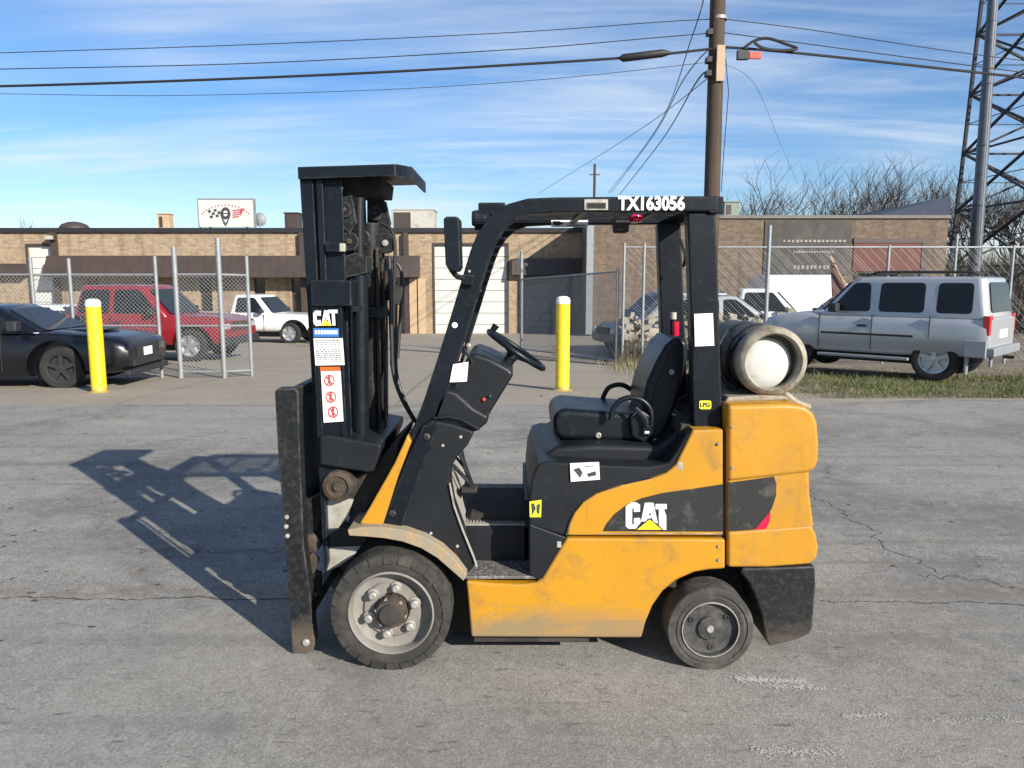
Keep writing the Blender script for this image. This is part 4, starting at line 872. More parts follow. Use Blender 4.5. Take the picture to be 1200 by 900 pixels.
# ---------------------------------------------------------------- bare trees
def tree(name, label, loc, h, spread, seed, m_t='bark', n0=7, rt=.19, fork=.25):
    rnd = random.Random(seed); t = thing(name, loc, label, 'tree', 'bare trees behind the buildings')
    tr = MB(); cr = MB(); tw = []
    def grow(p, d, ln, r, lvl):
        pts = [p]; q = p
        for k in range(3):
            d = (d + Vector((rnd.uniform(-.18,.18), rnd.uniform(-.18,.18), rnd.uniform(-.04,.14)))).normalized(); q = q + d*ln/3; pts.append(q)
        (tr if lvl == 0 else cr).tube(pts, [r, r*.88, r*.76, r*.62], 5 if lvl < 2 else 3, cap=False)
        if lvl >= 5: return
        n = n0 if lvl == 0 else rnd.choice((3, 4)) if lvl < 3 else 3 if lvl == 3 else 4
        for k in range(n):
            a = 2*math.pi*(k/n) + rnd.uniform(-.5,.5); el = rnd.uniform(.25, .75)*spread
            nd_ = (d + Vector((math.cos(a)*el, math.sin(a)*el, rnd.uniform(-.05,.25)))).normalized()
            st = q if lvl == 0 or k == 0 else pts[rnd.choice((1, 2, 3))]
            grow(st, nd_, ln*rnd.uniform(.62,.86) if lvl else h*rnd.uniform(.28,.36), max(r*.56, .011), lvl+1)
    grow(Vector(loc), Vector((0,0,1)), h*fork, rt, 0)
    tr.build('trunk', M[m_t], t); cr.build('crown', M['twig'], t, smooth=False)
    return t
tree('bare_tree', 'broad bare tree above the banner building, left of three crowns', (G(915, 55).x, 55, gz(55)), 8.9, 1.38, 3)
tree('bare_tree', 'tallest bare tree above the brown building, topped by bright twigs', (G(985, 56).x, 56, gz(56)), 10.0, 1.33, 5)
tree('bare_tree', 'bare tree above the red panel, left of the lattice tower', (G(1050, 57).x, 57, gz(57)), 9.3, 1.33, 8)
tree('bare_tree', 'bare tree seen through the left side of the lattice tower', (G(1128, 52).x, 52, gz(52)), 9.3, 1.24, 11)
tree('bare_tree', 'bare tree at the right edge behind the lattice tower', (G(1185, 50).x, 50, gz(50)), 8.8, 1.24, 14)
tree('bare_tree', 'small bare tree behind the roof at the far left edge', (G(8, 62).x, 62, gz(62)), 5.9, 1.1, 21)
tree('bare_tree', 'small bare tree behind the roof, right of the one at the left edge', (G(42, 64).x, 64, gz(64)), 6.1, 1.1, 23)
# thicket and far hedge right of the brown building
def brush(name, m, n, area, hgt_, sp, r=.004, seg=2):
    b = MB()
    for i in range(n):
        x, y = area(); z = gz(y); h = hgt_*random.uniform(.4, 1.1); a = random.uniform(0, 6.28); k = random.uniform(0, sp)
        d = Vector((math.cos(a)*k, math.sin(a)*k, 1)).normalized(); p = Vector((x, y, z)); w = Vector((-math.sin(a), math.cos(a), 0))*r
        q1 = p + d*h*.55 + Vector((random.uniform(-1,1), random.uniform(-1,1), 0))*h*.06; q2 = p + d*h + Vector((random.uniform(-1,1), random.uniform(-1,1), -.3))*h*.18
        o = len(b.v); b.v += [p-w, p+w, q1+w*.8, q1-w*.8, q2]; b.f += [(o, o+1, o+2, o+3), (o+3, o+2, o+4)]
    return b.build(name, m, smooth=False, kind='stuff')
brush('thicket', M['far_brush'], 16000, lambda: (random.uniform(18.6, 38), random.uniform(38, 52)), 4.6, .7, r=.035)
def patchy(x0, x1, y0, y1, th, sc=.9):
    while True:
        x, y = random.uniform(x0, x1), random.uniform(y0, y1)
        if noise.noise(Vector((x*sc, y*sc*1.6, 3.1))) + random.uniform(-.25, .25) + (.25 if y > y0 + .35 else -.12) > th: return x, y
brush('grass', M['grass'], 30000, lambda: patchy(3.6, 12.5, 11.02, 14.6, .02), .06, 1.3, r=.0035)
brush('tall_grass', M['grass'], 5000, lambda: patchy(3.8, 12.5, 11.3, 14.6, .22, .6), .13, .9, r=.004)
brush('dry_weeds', M['dry'], 3500, lambda: (random.triangular(1.9, 6.6, 3.2), random.triangular(13.6, 18.5, 16.8)), .26, 1.1, r=.005)
brush('dead_grass', M['dry'], 9000, lambda: (random.uniform(2.6, 12.5), random.uniform(10.95, 16.5)), .06, 1.4, r=.004)
rb = MB()
for i in range(1600):
    y = random.triangular(18.1, 20.4, 18.9); x = random.uniform(2.75, 7.2); s = random.uniform(.02, .085)*random.choice((.7, 1, 1.5))
    zz = gz(y) + random.uniform(.0, 1.25)*max(0, 1-abs(y-19.2)/1.3) ; q = Vector((x, y, zz))
    vs = [q + Vector((random.uniform(.6,1)*s*a, random.uniform(.6,1)*s*b_, random.uniform(.5,.9)*s*c_)) for a in (-1,1) for b_ in (-1,1) for c_ in (-1,1)]
    rb.add(vs, [(0,1,3,2), (4,6,7,5), (0,4,5,1), (2,3,7,6), (0,2,6,4), (1,5,7,3)])
rb.build('rubble_heap', M['stone'], smooth=False, kind='stuff')
b = MB(); nx, ny = 30, 8
for j in range(ny+1):
    for i in range(nx+1):
        x = 2.5 + 4.7*i/nx; y = 18.1 + 2.6*j/ny
        b.v.append(Vector((x, y, gz(y) - .05 + 1.15*math.sin(math.pi*j/ny)*math.sin(math.pi*i/nx)**.5*(.7+.5*noise.noise(Vector((x*1.3, y*1.3, 0)))))))
for j in range(ny):
    for i in range(nx): b.f.append((j*(nx+1)+i, j*(nx+1)+i+1, (j+1)*(nx+1)+i+1, (j+1)*(nx+1)+i))
b.build('dirt_mound', M['earth'], kind='structure')
brush('mound_weeds', M['dry'], 7000, lambda: (random.uniform(2.7, 7.3), random.uniform(18.1, 19.6)), .75, .6, r=.006)
brush('dark_brush', M['far_brush'], 3500, lambda: (random.uniform(2.5, 7.3), random.uniform(17.8, 20.0)), .6, 1.0, r=.010)

# ================================================================ THE FORKLIFT
FL = thing('forklift', (P(640, 785, 3.24).x, 3.72, 0), 'yellow and black industrial forklift standing side-on in the street', 'forklift')
NY, FY = 3.24, 4.20                                  # near and far side of the body
# lower frame with rear wheel arch
arc = [(752, 748), (757, 729), (765, 710), (777, 693), (793, 680), (814, 671), (832, 668), (850, 667)]
MB().px([(546, 681), (548, 700), (552, 747)] + arc + [(850, 632), (664, 631), (648, 657), (636, 677), (629, 683), (612, 685), (580, 684)], NY, FY).build('frame', M['yellow'], FL, bevel=.012, seg=3)
MB().px([(556, 747.5), (690, 748), (690, 752), (556, 752)], NY+.03, FY-.03).build('underside_rail', M['core'], FL)
MB().box((P(553, 700, 3.5).x, 3.50, .20), (P(930, 700, 3.5).x, 3.94, .62)).build('chassis', M['core'], FL)  # core block run across the wheel arch, added so no light shows through
MB().box((P(560, 700, 3.5).x, 3.32, .20), (P(745, 700, 3.5).x, 4.12, .35)).build('belly_pan', M['core'], FL)
# side panel below the seat
SP = [(664, 628), (667, 614), (673, 601), (684, 588), (700, 578), (730, 568), (762, 561), (781, 554), (792, 544), (802, 524), (812, 504), (847.5, 503), (847.5, 628)]
MB().px(SP, NY+.004, FY-.004).build('side_panel', M['yellow'], FL, bevel=.010, seg=3)
# black engine hood
hood_lo = [(620, 616), (620, 592), (623, 562), (630, 545), (642, 541), (700, 545), (760, 547), (783, 543), (795, 526), (805, 509), (812, 502), (813, 508), (803, 528), (793, 548), (782, 557), (762, 564), (730, 571), (701, 581), (686, 591), (675, 604), (669, 616), (665, 629)]
MB().px(hood_lo, NY+.018, FY-.018).build('engine_hood', M['plastic'], FL, bevel=.016, seg=3)
MB().px([(628, 560), (636, 535), (652, 524), (700, 521), (770, 523), (786, 512), (812, 490), (812, 545), (780, 556), (640, 575)], NY+.15, FY-.15).build('hood_deck', M['plastic'], FL, bevel=.025, seg=3)
MB().sweep([(P(a, c, NY).x, P(a, c, NY).z) for a, c in [(664, 628), (668, 614), (674, 602), (685, 589), (701, 579), (731, 569), (763, 562), (782, 555.5), (793, 545), (803, 526)]], .007, NY+.008, NY+.03).build('hood_seam', M['black_worn'], FL)
MB().px([(620, 614), (664, 630), (650, 655), (638, 676), (631, 681), (620, 674)], NY+.010, NY+.22).build('step_side', M['plastic'], FL, bevel=.008)
MB().box((P(615, 600, 3.46).x, 3.447, .41), (P(700, 600, 3.46).x, 4.18, .70)).build('hood_base', M['plastic'], FL)
# step, riser and floor
x0, x1 = P(541, 680, NY).x, P(631, 680, NY).x
zs = .402
MB().box((x0, NY+.012, zs-.01), (x1, 3.446, zs+.004)).build('step_plate', M['tread'], FL, bevel=.003)
MB().box((P(500, 640, 3.447).x, 3.447, .21), (P(621, 640, 3.447).x, 4.17, .572)).build('riser', M['plastic'], FL, bevel=.006)
MB().box((P(520, 600, 3.46).x, 3.455, .573), (P(619, 600, 3.46).x, 4.165, .582)).build('floor_mat', M['mat'], FL)
for i in range(22):
    x = P(521, 600, 3.46).x + .006 + i*.0158
    MB().box((x, 3.47, .5815), (x+.006, 4.15, .586)).build('mat_rib', M['mat'], FL, smooth=False) if i < 22 else None
# toe board rising at the front of the floor
tb = MB(); a = P(536, 603, 3.46)
tb.prism([(P(536, 603, 3.46).x+.04, .575), (P(520, 560, 3.46).x+.02, .80), (P(516, 560, 3.46).x, .80), (P(530, 603, 3.46).x, .575)], 3.42, 4.1); tb.build('toe_board', M['mat'], FL)
for k, y in enumerate((3.55, 3.66)):
    MB().tube([(P(531, 560, y).x, y, P(531, 545, y).z), (P(545, 560, y).x, y, P(545, 560, y).z), (P(556, 566, y).x, y, P(556, 575, y).z)], .010, 8).build('pedal_arm', M['black'], FL)
    q = P(552, 573, y); MB().box((q.x-.045, y-.04, q.z-.01), (q.x+.03, y+.04, q.z+.012)).build('pedal', M['rubber'], FL, bevel=.006)
for a, c in (((530, 520), (548, 560)), ((534, 535), (552, 568))):
    MB().tube(rect_path([P(a[0], a[1], 3.7), P((a[0]+c[0])/2+3, (a[1]+c[1])/2, 3.66), P(c[0], c[1], 3.7)], 4), .007, 6).build('cable_run', M['hose'], FL)

# front cover, cowl and dash
MB().px([(477, 510), (462, 543), (445, 573), (432, 596), (421, 614), (448, 618), (466, 560), (482, 518)], NY+.03, FY-.03).build('front_cover', M['yellow'], FL, bevel=.008)
MB().px([(447, 618), (458, 588), (478, 536), (494, 500), (505, 492), (530, 497), (556, 506), (548, 522), (536, 535), (529, 548), (527, 565), (531, 590), (541, 618), (557, 660), (552, 670), (546, 672), (530, 653), (511, 637), (492, 627), (470, 620)], NY+.045, NY+.17).build('side_cowl', M['plastic'], FL, bevel=.014, seg=3)
MB().px([(447, 618), (458, 588), (478, 536), (494, 500), (505, 492), (530, 497), (556, 506), (548, 522), (536, 535), (529, 548), (527, 565), (531, 590), (541, 618), (557, 660), (552, 670), (546, 672), (530, 653), (511, 637), (492, 627), (470, 620)], FY-.17, FY-.045, NY+.045).build('side_cowl', M['plastic'], FL, bevel=.014, seg=3)
MB().sweep([(P(a, c, NY+.04).x, P(a, c, NY+.04).z) for a, c in [(527, 566), (532, 592), (542, 620), (555, 652), (559, 664)]], .006, NY+.032, NY+.05).build('edge_highlight', M['pale_steel'], FL)  # pale strip painting a highlight along the cowl edge
MB().px([(503, 492), (510, 470), (520, 455), (536, 460), (556, 478), (574, 488), (570, 497), (556, 508), (530, 499)], NY+.06, FY-.10).build('dashboard', M['plastic'], FL, bevel=.02, seg=3)
MB().px([(505, 470), (512, 498), (470, 612), (455, 612)], NY+.14, FY-.14).build('cowl_front_panel', M['core'], FL)
MB().px([(527, 456), (548, 418), (556, 413), (575, 420), (597, 432), (603, 438), (588, 462), (566, 498), (545, 490)], 3.40, 3.92).build('column_cover', M['plastic'], FL, bevel=.02, seg=3)
MB().sweep([(P(a, c, NY+.05).x, P(a, c, NY+.05).z) for a, c in [(508, 490), (524, 488), (540, 491), (562, 503)]], .010, NY+.038, NY+.30).build('dash_lip', M['plastic'], FL, bevel=.003)
for a, c, r_ in ((567, 468, .008), (574, 464, .006)): q = P(a, c, 3.40); MB().lathe([(r_, 0), (r_, -.01), (r_*.5, -.014)], q, 'y', 12).build('key_switch', M['red'] if r_ > .007 else M['chrome'], FL)
MB().tube([P(553, 425, 3.39), P(540, 402, 3.35)], .006, 8).build('lever', M['black'], FL); q = P(540, 402, 3.35); MB().lathe([(.004, -.014), (.013, -.006), (.014, .006), (.004, .014)], q, 'y', 12).build('lever_knob', M['vinyl'], FL)
MB().tube([P(532, 470, 3.36), P(514, 438, 3.33)], .006, 8).build('lever', M['black'], FL)
# steering wheel: a tilted ring
def frame3(n):
    n = Vector(n).normalized(); a = n.orthogonal().normalized(); return a, n.cross(a)
c0 = P(605, 410, 3.66); e1 = (P(636, 431, 3.66) - P(574, 389, 3.66)).normalized(); nrm = Vector((e1.z, 0, -e1.x)) * (1 if e1.z < 0 else -1)
if nrm.z < 0: nrm = -nrm
e2 = nrm.cross(e1).normalized(); Rw = .158
sw_ = MB(); n, k_ = 40, 10
for i in range(n):
    a = 2*math.pi*i/n; cc = c0 + (e1*math.cos(a) + e2*math.sin(a))*Rw; rad = (cc-c0).normalized()
    for k in range(k_):
        b_ = 2*math.pi*k/k_; sw_.v.append(cc + (rad*math.cos(b_) + nrm*math.sin(b_))*.0135)
for i in range(n):
    for k in range(k_): sw_.f.append((i*k_+k, i*k_+(k+1)%k_, ((i+1)%n)*k_+(k+1)%k_, ((i+1)%n)*k_+k))
wh = sw_.build('steering_wheel', M['vinyl'], FL)
for a in (.2, 2.3, 4.4):
    MB().tube([c0 - nrm*.03, c0 + (e1*math.cos(a)+e2*math.sin(a))*Rw], [.014, .008], 8).build('spoke', M['vinyl'], wh)
MB().tube([c0 - nrm*.045, c0 - nrm*.005], [.032, .026], 14).build('horn_button', M['vinyl'], wh)
MB().tube([c0 - nrm*.14, c0 - nrm*.04], [.034, .026], 14).build('steering_column', M['black'], FL)
q = c0 + e1*Rw*-.93 + nrm*.0; MB().tube([q, q + nrm*.045], [.012, .018], 10).build('spinner_knob', M['vinyl'], wh)
MB().tube([c0 - nrm*.08 + e1*-.02, P(566, 412, 3.6)], .007, 6).build('shift_lever', M['black'], FL)

MB().px([(447, 618), (457, 590), (477, 538), (496, 499), (514, 494), (506, 520), (488, 568), (470, 619.5)], NY+.032, NY+.10).build('pillar_foot', M['black'], FL, bevel=.006, seg=3)
for a, c in ((460, 602), (500, 512)): q = P(a, c, NY+.031); MB().lathe([(.017, .01), (.017, -.002), (.011, -.007), (.002, -.007)], q, 'y', 6).build('foot_bolt', M['black_worn'], FL)
for a, c in ((519, 522), (536, 640), (505, 625), (540, 512)): q = P(a, c, NY+.044); MB().lathe([(.007, .004), (.007, -.002), (.002, -.003)], q, 'y', 10).build('cowl_screw', M['pale_steel'], FL)
# front fender lip (worn)
lip = [(407, 621), (424, 618), (450, 618), (475, 622), (498, 630), (518, 642), (534, 657), (547, 674)]
lo_ = [(543, 681), (527, 667), (512, 654), (494, 643), (472, 635), (450, 631), (428, 629), (409, 628)]
MB().px(lip + lo_, NY-.02, NY+.26).build('front_fender', M['yellow_worn'], FL, bevel=.004)
MB().px(lip + lo_, FY-.26, FY+.02, NY-.02).build('front_fender', M['yellow_worn'], FL, bevel=.004)
MB().px([(385, 645), (410, 632), (450, 633), (492, 646), (525, 670), (548, 690), (552, 742), (520, 742), (500, 700), (420, 690)], 3.47, 3.98).build('drive_axle_housing', M['core'], FL)

# wheels
def front_wheel(y, sd_):
    c = P(457.5, 713, 3.166); c = Vector((c.x, y, .267)); s = sd_
    r, w = .268, .17*s
    o = MB(); n = 60
    prof = [(r*.70, w), (r*.90, w), (r*.993, w*.9), (r*.993, w*.07), (r*.93, w*.01), (r*.80, 0), (r*.725, w*.02), (r*.70, w*.10)]
    o.lathe(prof, c, 'y', 72)
    t_ = o.build('wheel', M['rubber'], FL)
    lug = MB()
    for i in range(24):                               # tread blocks, deeper towards the shoulder
        a = 2*math.pi*i/24; da = .105
        def q(an, rr, yy): return c + Vector((math.cos(an)*rr, yy, math.sin(an)*rr))
        v = [q(a-da, r*.86, -w*.035), q(a+da, r*.86, -w*.035), q(a+da, r*.90, w*.5), q(a-da, r*.90, w*.5), q(a-da, r*.985, w*.01), q(a+da, r*.985, w*.01), q(a+da+.05, r*1.002, w*.5), q(a-da+.05, r*1.002, w*.5)]
        lug.add(v, [(0,3,2,1), (4,5,6,7), (0,1,5,4), (1,2,6,5), (2,3,7,6), (3,0,4,7)])
    lug.build('tread_block', M['rubber'], t_, smooth=False)
    for i in range(30):
        a = 2*math.pi*(i+.5)/30
        v0 = c + Vector((math.cos(a)*r*.90, -.0015*s, math.sin(a)*r*.90)); v1 = c + Vector((math.cos(a)*r*.965, w*.012-.001*s, math.sin(a)*r*.965))
    rim = MB().lathe([(r*.715, w*.08), (r*.715, w*.015), (r*.69, -.004*s), (r*.665, w*.03), (r*.655, w*.30), (r*.60, w*.36), (r*.50, w*.38), (r*.46, w*.30), (r*.30, w*.28), (r*.28, w*.36), (.02, w*.36)], c, 'y', 60).build('rim', M['rim'], t_)
    MB().lathe([(r*.26, w*.36), (r*.26, w*.05), (r*.235, -.005*s), (.10*r, -.012*s), (.01, -.012*s)], c, 'y', 32).build('hub', M['rusty'], t_)
    MB().lathe([(r*.185, -.011*s), (r*.17, -.022*s), (.01, -.024*s)], c, 'y', 28).build('hub_cap', M['core'], t_)
    for k in range(6):
        a = math.radians(18 + 60*k); q_ = c + Vector((math.cos(a)*r*.405, w*.28, math.sin(a)*r*.405))
        MB().lathe([(.026, 0), (.026, -.008*s), (.019, -.009*s), (.019, -.030*s), (.013, -.036*s), (.002, -.036*s)], q_, 'y', 6 if False else 10).build('lug_nut', M['nut'], t_)
    for k in range(6):
        a = math.radians(48 + 60*k); q_ = c + Vector((math.cos(a)*r*.24, w*.03, math.sin(a)*r*.24))
        MB().lathe([(.008, .01*s), (.008, -.006*s), (.002, -.007*s)], q_, 'y', 6).build('hub_bolt', M['nut'], t_)
front_wheel(3.166, 1); front_wheel(4.24, -1)
def rear_wheel(y, sd_):
    c = P(833, 734, 3.17); c = Vector((c.x, y, .191)); s = sd_; r = .191; w = .15*s
    t_ = MB().lathe([(r*.68, w), (r*.95, w), (r, w*.93), (r, w*.04), (r*.975, w*.005), (r*.86, -.002*s), (r*.84, w*.02), (r*.80, w*.02), (r*.78, -.001*s), (r*.70, w*.02), (r*.66, w*.06), (r*.66, w*.5)], c, 'y', 72).build('wheel', M['rubber_smooth'], FL)
    MB().lathe([(r*.665, w*.12), (r*.665, w*.02), (r*.64, 0), (r*.625, w*.03), (r*.61, w*.14), (r*.56, w*.16), (r*.30, w*.16), (r*.27, w*.08), (r*.20, w*.06), (r*.02, w*.06)], c, 'y', 60).build('rim', M['rim_black'], t_)
    MB().lathe([(r*.09, w*.06), (r*.08, w*.02), (.002, w*.02)], c, 'y', 12).build('hub_cap', M['nut'], t_)
    MB().lathe([(r*.672, w*.03), (r*.665, -.003*s), (r*.645, -.003*s), (r*.64, w*.03)], c, 'y', 60).build('rim_edge', M['nut'], t_)
    for k in range(3):
        a = math.radians(35 + 120*k + 115*0); q_ = c + Vector((math.cos(a)*r*.47, w*.15, math.sin(a)*r*.47))
        MB().lathe([(.013, 0), (.013, -.004*s), (.008, -.005*s), (.008, -.001*s), (.001, -.001*s)], q_, 'y', 12).build('rim_hole', M['core'], t_)
rear_wheel(3.170, 1); rear_wheel(4.225, -1)
MB().tube([(P(832, 734, 3.2).x, 3.36, .193), (P(832, 734, 3.2).x, 4.08, .193)], .055, 12).build('steer_axle', M['core'], FL)

# counterweight
CWY = NY - .004
MB().px([(853, 475), (925, 473.5), (944, 476), (954, 484), (958.5, 496), (960.5, 520), (960, 540), (956, 551), (948, 554.5), (853, 565)], CWY, FY+.01).build('counterweight', M['yellow_cw'], FL, bevel=.020, seg=4)
MB().px([(853, 560), (950, 548), (951, 580), (955, 612), (955, 626), (853, 632)], CWY+.012, FY-.01, CWY).build('counterweight_waist', M['yellow_cw'], FL, bevel=.016, seg=3)
MB().px([(853, 624), (951, 616), (957, 626), (959.5, 642), (958, 655), (950, 662), (900, 665.5), (853, 665.5)], CWY+.002, FY+.008, CWY).build('counterweight_bulge', M['yellow_cw'], FL, bevel=.014, seg=3)
MB().px([(870, 666.5), (956.5, 664), (957, 690), (953, 738), (949, 744), (937, 750), (903, 759), (899, 752), (894, 726), (887, 704), (879, 685), (868, 672)], CWY+.006, FY, CWY).build('counterweight_foot', M['black_worn'], FL, bevel=.012, seg=3)
MB().box((P(842, 560, NY+.03).x, NY+.03, .45), (P(880, 560, NY+.03).x, FY-.03, P(848, 510, NY+.03).z)).build('rear_bulkhead', M['core'], FL)
MB().px([(851, 474), (930, 471), (926, 466), (905, 464), (856, 467)], CWY+.10, FY-.12, CWY+.06).build('tank_bed', M['cream'], FL, bevel=.012)
q = P(935, 470, CWY+.18); MB().tube([q + Vector((-.08, 0, .05)), q + Vector((0, 0, -.01)), q + Vector((.06, .02, -.03))], .014, 8).build('bed_bracket', M['cream'], FL)

for a, c in ((858, 500), (858, 548), (842, 520), (842, 640), (842, 656)): q = P(a, c, NY); MB().lathe([(.007, .004), (.007, -.006), (.002, -.007)], q, 'y', 10).build('panel_bolt', M['yellow_worn'], FL)
q = P(797, 546, NY+.01); MB().box((q.x-.012, NY+.003, q.z-.018), (q.x+.012, NY+.02, q.z+.018)).build('hood_latch', M['pale_steel'], FL, bevel=.003)
q = P(655, 638, NY+.009); MB().box((q.x-.010, NY+.004, q.z-.014), (q.x+.010, NY+.02, q.z+.014)).build('step_latch', M['pale_steel'], FL, bevel=.003)
MB().px([(650, 640), (846, 639), (846, 640.2), (650, 641.2)], NY-.0006, NY+.01).build('panel_crease', M['yellow_worn'], FL, smooth=False) if False else None
# black decal with logo, reflector
MB().px([(707, 622.5), (711, 614), (720, 603), (734, 592), (752, 584), (776, 578), (812, 573), (847.3, 567.5), (847.3, 623)], NY+.0005, NY+.02).build('decal', M['decal_black'], FL, smooth=False)
MB().px([(853.3, 566.5), (880, 563), (908, 559), (911, 568), (910.5, 582), (906, 596), (899, 608), (885.5, 623.5), (853.3, 623.5)], CWY+.0115, CWY+.03, CWY).build('decal', M['decal_black'], FL, smooth=False)
MB().px([(884, 624), (899, 606), (904, 601), (903, 612), (898, 622)], CWY+.0100, CWY+.03, CWY).build('reflector', M['redlens'], FL, smooth=False)
MB().px([(700, 624.5), (847.3, 625), (847.3, 626), (700, 625.5)], NY+.002, NY+.02).build('pinstripe', M['cream'], FL, smooth=False)
# the logo letters, traced
def glyph(nm, polys, y, m, dpt=.004, par=None, tf=lambda p: p):
    b = MB()
    for pl in polys: b.px([tf(p) for p in pl], y, y+dpt)
    return b.build(nm, M[m], par or FL, smooth=False)
def z12(l): return [(700 + a/12, 580 + b_/12) for a, b_ in l]
LC = [[(470,110),(540,105),(600,140),(600,235),(515,240),(512,185),(495,185)], [(470,110),(495,185),(490,205),(488,410),(400,440),(400,160)], [(400,440),(488,410),(500,425),(515,410),(515,330),(600,325),(610,385),(540,475),(440,475)],]
LC = [z12(p) for p in LC]
LA = [z12(p) for p in [[(668,115),(730,110),(735,250),(710,310),(690,370),(615,375)], [(730,110),(790,115),(850,400),(790,380),(745,250)], [(712,290),(752,290),(760,330),(700,335)]]]
LT = [z12(p) for p in [[(820,130),(975,130),(975,200),(820,200)], [(865,200),(935,200),(968,290),(970,490),(930,490),(868,430)]]]
yl = NY - .0035
glyph('logo_letter', LC, yl, 'white'); glyph('logo_letter', LA, yl, 'white'); glyph('logo_letter', LT, yl, 'white')
glyph('logo_triangle', [z12([(560,488),(735,345),(905,488)])], yl-.001, 'logo_yellow', .0045)
glyph('logo_outline', [z12([(530,492),(735,322),(742,330),(560,492)]), z12([(735,322),(925,488),(905,492),(728,336)])], yl-.0005, 'decal_black', .004)

# seat
def cush(pl, y0, y1, nm, bev=.03, m='vinyl'): return MB().px(pl, y0, y1).build(nm, M[m], FL, bevel=bev, seg=4)
cush([(648, 493), (652, 482), (664, 479), (700, 482), (735, 484), (760, 488), (764, 515), (745, 519), (690, 517), (655, 516), (649, 508)], 3.50, 3.96, 'seat')
cush([(789, 397), (797, 395), (806, 401), (808, 416), (800, 446), (792, 478), (778, 510), (767, 518), (757, 512), (754, 495), (753, 470), (759, 446), (769, 424), (780, 404)], 3.52, 3.92, 'backrest')
MB().sweep([(P(a, c, 3.50).x, P(a, c, 3.50).z) for a, c in [(766, 500), (765, 472), (771, 450), (780, 428), (790, 408)]], .004, 3.512, 3.53).build('piping', M['plastic'], FL)
MB().px([(655, 515), (760, 517), (778, 512), (780, 522), (770, 528), (656, 525)], 3.54, 3.92).build('seat_base', M['black'], FL, bevel=.005)
MB().px([(664, 522), (772, 524), (772, 527), (664, 526)], 3.50, 3.53).build('seat_rail', M['pale_steel'], FL)
MB().px([(650, 534), (745, 535), (745, 537), (650, 536.5)], 3.44, 3.47).build('seat_rail', M['pale_steel'], FL)
def loop(pts, y, r_, nm): return MB().tube(rect_path([P(a, c, y) for a, c in pts], 6), r_, 10).build(nm, M['vinyl'], FL)
loop([(699, 486), (705, 470), (711, 457), (718, 452), (729, 451), (740, 457), (748, 466)], 3.93, .013, 'hip_restraint')
loop([(716, 492), (718, 480), (726, 470), (738, 466), (752, 469), (762, 480), (763, 497), (757, 510)], 3.46, .013, 'hip_restraint')
MB().px([(738, 492), (752, 480), (764, 488), (766, 508), (755, 520), (740, 512)], 3.455, 3.50).build('recliner_cover', M['vinyl'], FL, bevel=.012, seg=3)
q = P(757, 504, 3.45); bk = MB().box((q.x-.018, 3.435, q.z-.022), (q.x+.018, 3.452, q.z+.022)).build('belt_buckle', M['black'], FL, bevel=.004); MB().box((q.x-.008, 3.432, q.z-.012), (q.x+.012, 3.436, q.z-.002)).build('buckle_plate', M['white'], bk)
MB().tube(rect_path([P(745, 478, 3.44), P(756, 490, 3.43), P(758, 500, 3.435)], 5), .009, 6).build('belt_strap', M['hose'], FL)
for a, c in ((701, 510), (787, 436), (768, 517)): q = P(a, c, 3.50); MB().lathe([(.014, 0), (.014, -.008), (.009, -.012), (.007, -.007), (.001, -.007)], q, 'y', 14).build('seat_bolt', M['nut'], FL)
q = P(796, 378, 3.9)
MB().tube([P(789, 399, 3.9), P(789, 372, 3.9)], [.016, .018], 10).build('strobe_base', M['black'], FL); MB().tube([P(789, 374, 3.88), P(789, 366, 3.88)], .017, 10).build('strobe_cap', M['pale_steel'], FL)
MB().tube([P(792, 393, 3.85), P(792, 377, 3.85)], .0165, 10).build('strobe_lens', M['redlens'], FL)

# overhead guard
def mirror_pts(pts, Y): return [(P(a, c, Y).x, P(a, c, Y).z) for a, c in pts]
cen = [(462, 597), (486, 532), (509, 470), (526, 418), (541, 370), (553, 330), (563, 298), (571, 278), (583, 261), (600, 248), (620, 241.5), (650, 240), (720, 239.5), (780, 239), (842, 238.5)]
wds = [.095, .095, .09, .09, .09, .09, .092, .092, .086, .074, .066, .064, .064, .064, .064]
pr_ = MB().sweep(mirror_pts(cen, 3.30), wds, 3.30, 3.36); pr_.build('guard_side_frame', M['black'], FL, bevel=.009, seg=3)
MB().sweep(mirror_pts(cen, 3.30), wds, 4.04, 4.10).build('guard_side_frame', M['black'], FL, bevel=.009, seg=3)
a = P(560, 236.5, 3.34); c = P(596, 252, 3.34)
MB().box((a.x, 3.362, c.z), (a.x+.12, 4.038, a.z)).build('guard_front_bar', M['black'], FL, bevel=.008)
a = P(842, 230, 3.3); c = P(848, 249.5, 3.3)
MB().box((a.x-.035, 3.302, c.z), (c.x, 4.098, a.z)).build('guard_rear_bar', M['black'], FL, bevel=.006)
zt_ = P(700, 236, 3.34).z
xf_, xr_ = P(600, 240, 3.34).x, P(838, 240, 3.34).x
for k in range(9):
    y_ = 3.43 + k*.068; MB().box((xf_, y_, zt_-.030), (xr_, y_+.012, zt_-.004)).build('guard_slat', M['black'], FL, bevel=.002)
for x in (xf_+.30, xf_+.62): MB().box((x, 3.361, zt_-.045), (x+.03, 4.039, zt_-.031)).build('guard_cross_bar', M['black'], FL, bevel=.002)
for y0, y1 in ((3.32, 3.40), (4.00, 4.08)):
    MB().px([(806, 249), (839, 249), (843, 360), (847, 501), (813, 502), (810, 380)], y0, y1, 3.32).build('guard_rear_post', M['black'], FL, bevel=.010, seg=3)
MB().px([(800, 498), (850, 498), (850, 508), (798, 510)], 3.34, 4.06, 3.32).build('guard_foot', M['core'], FL)
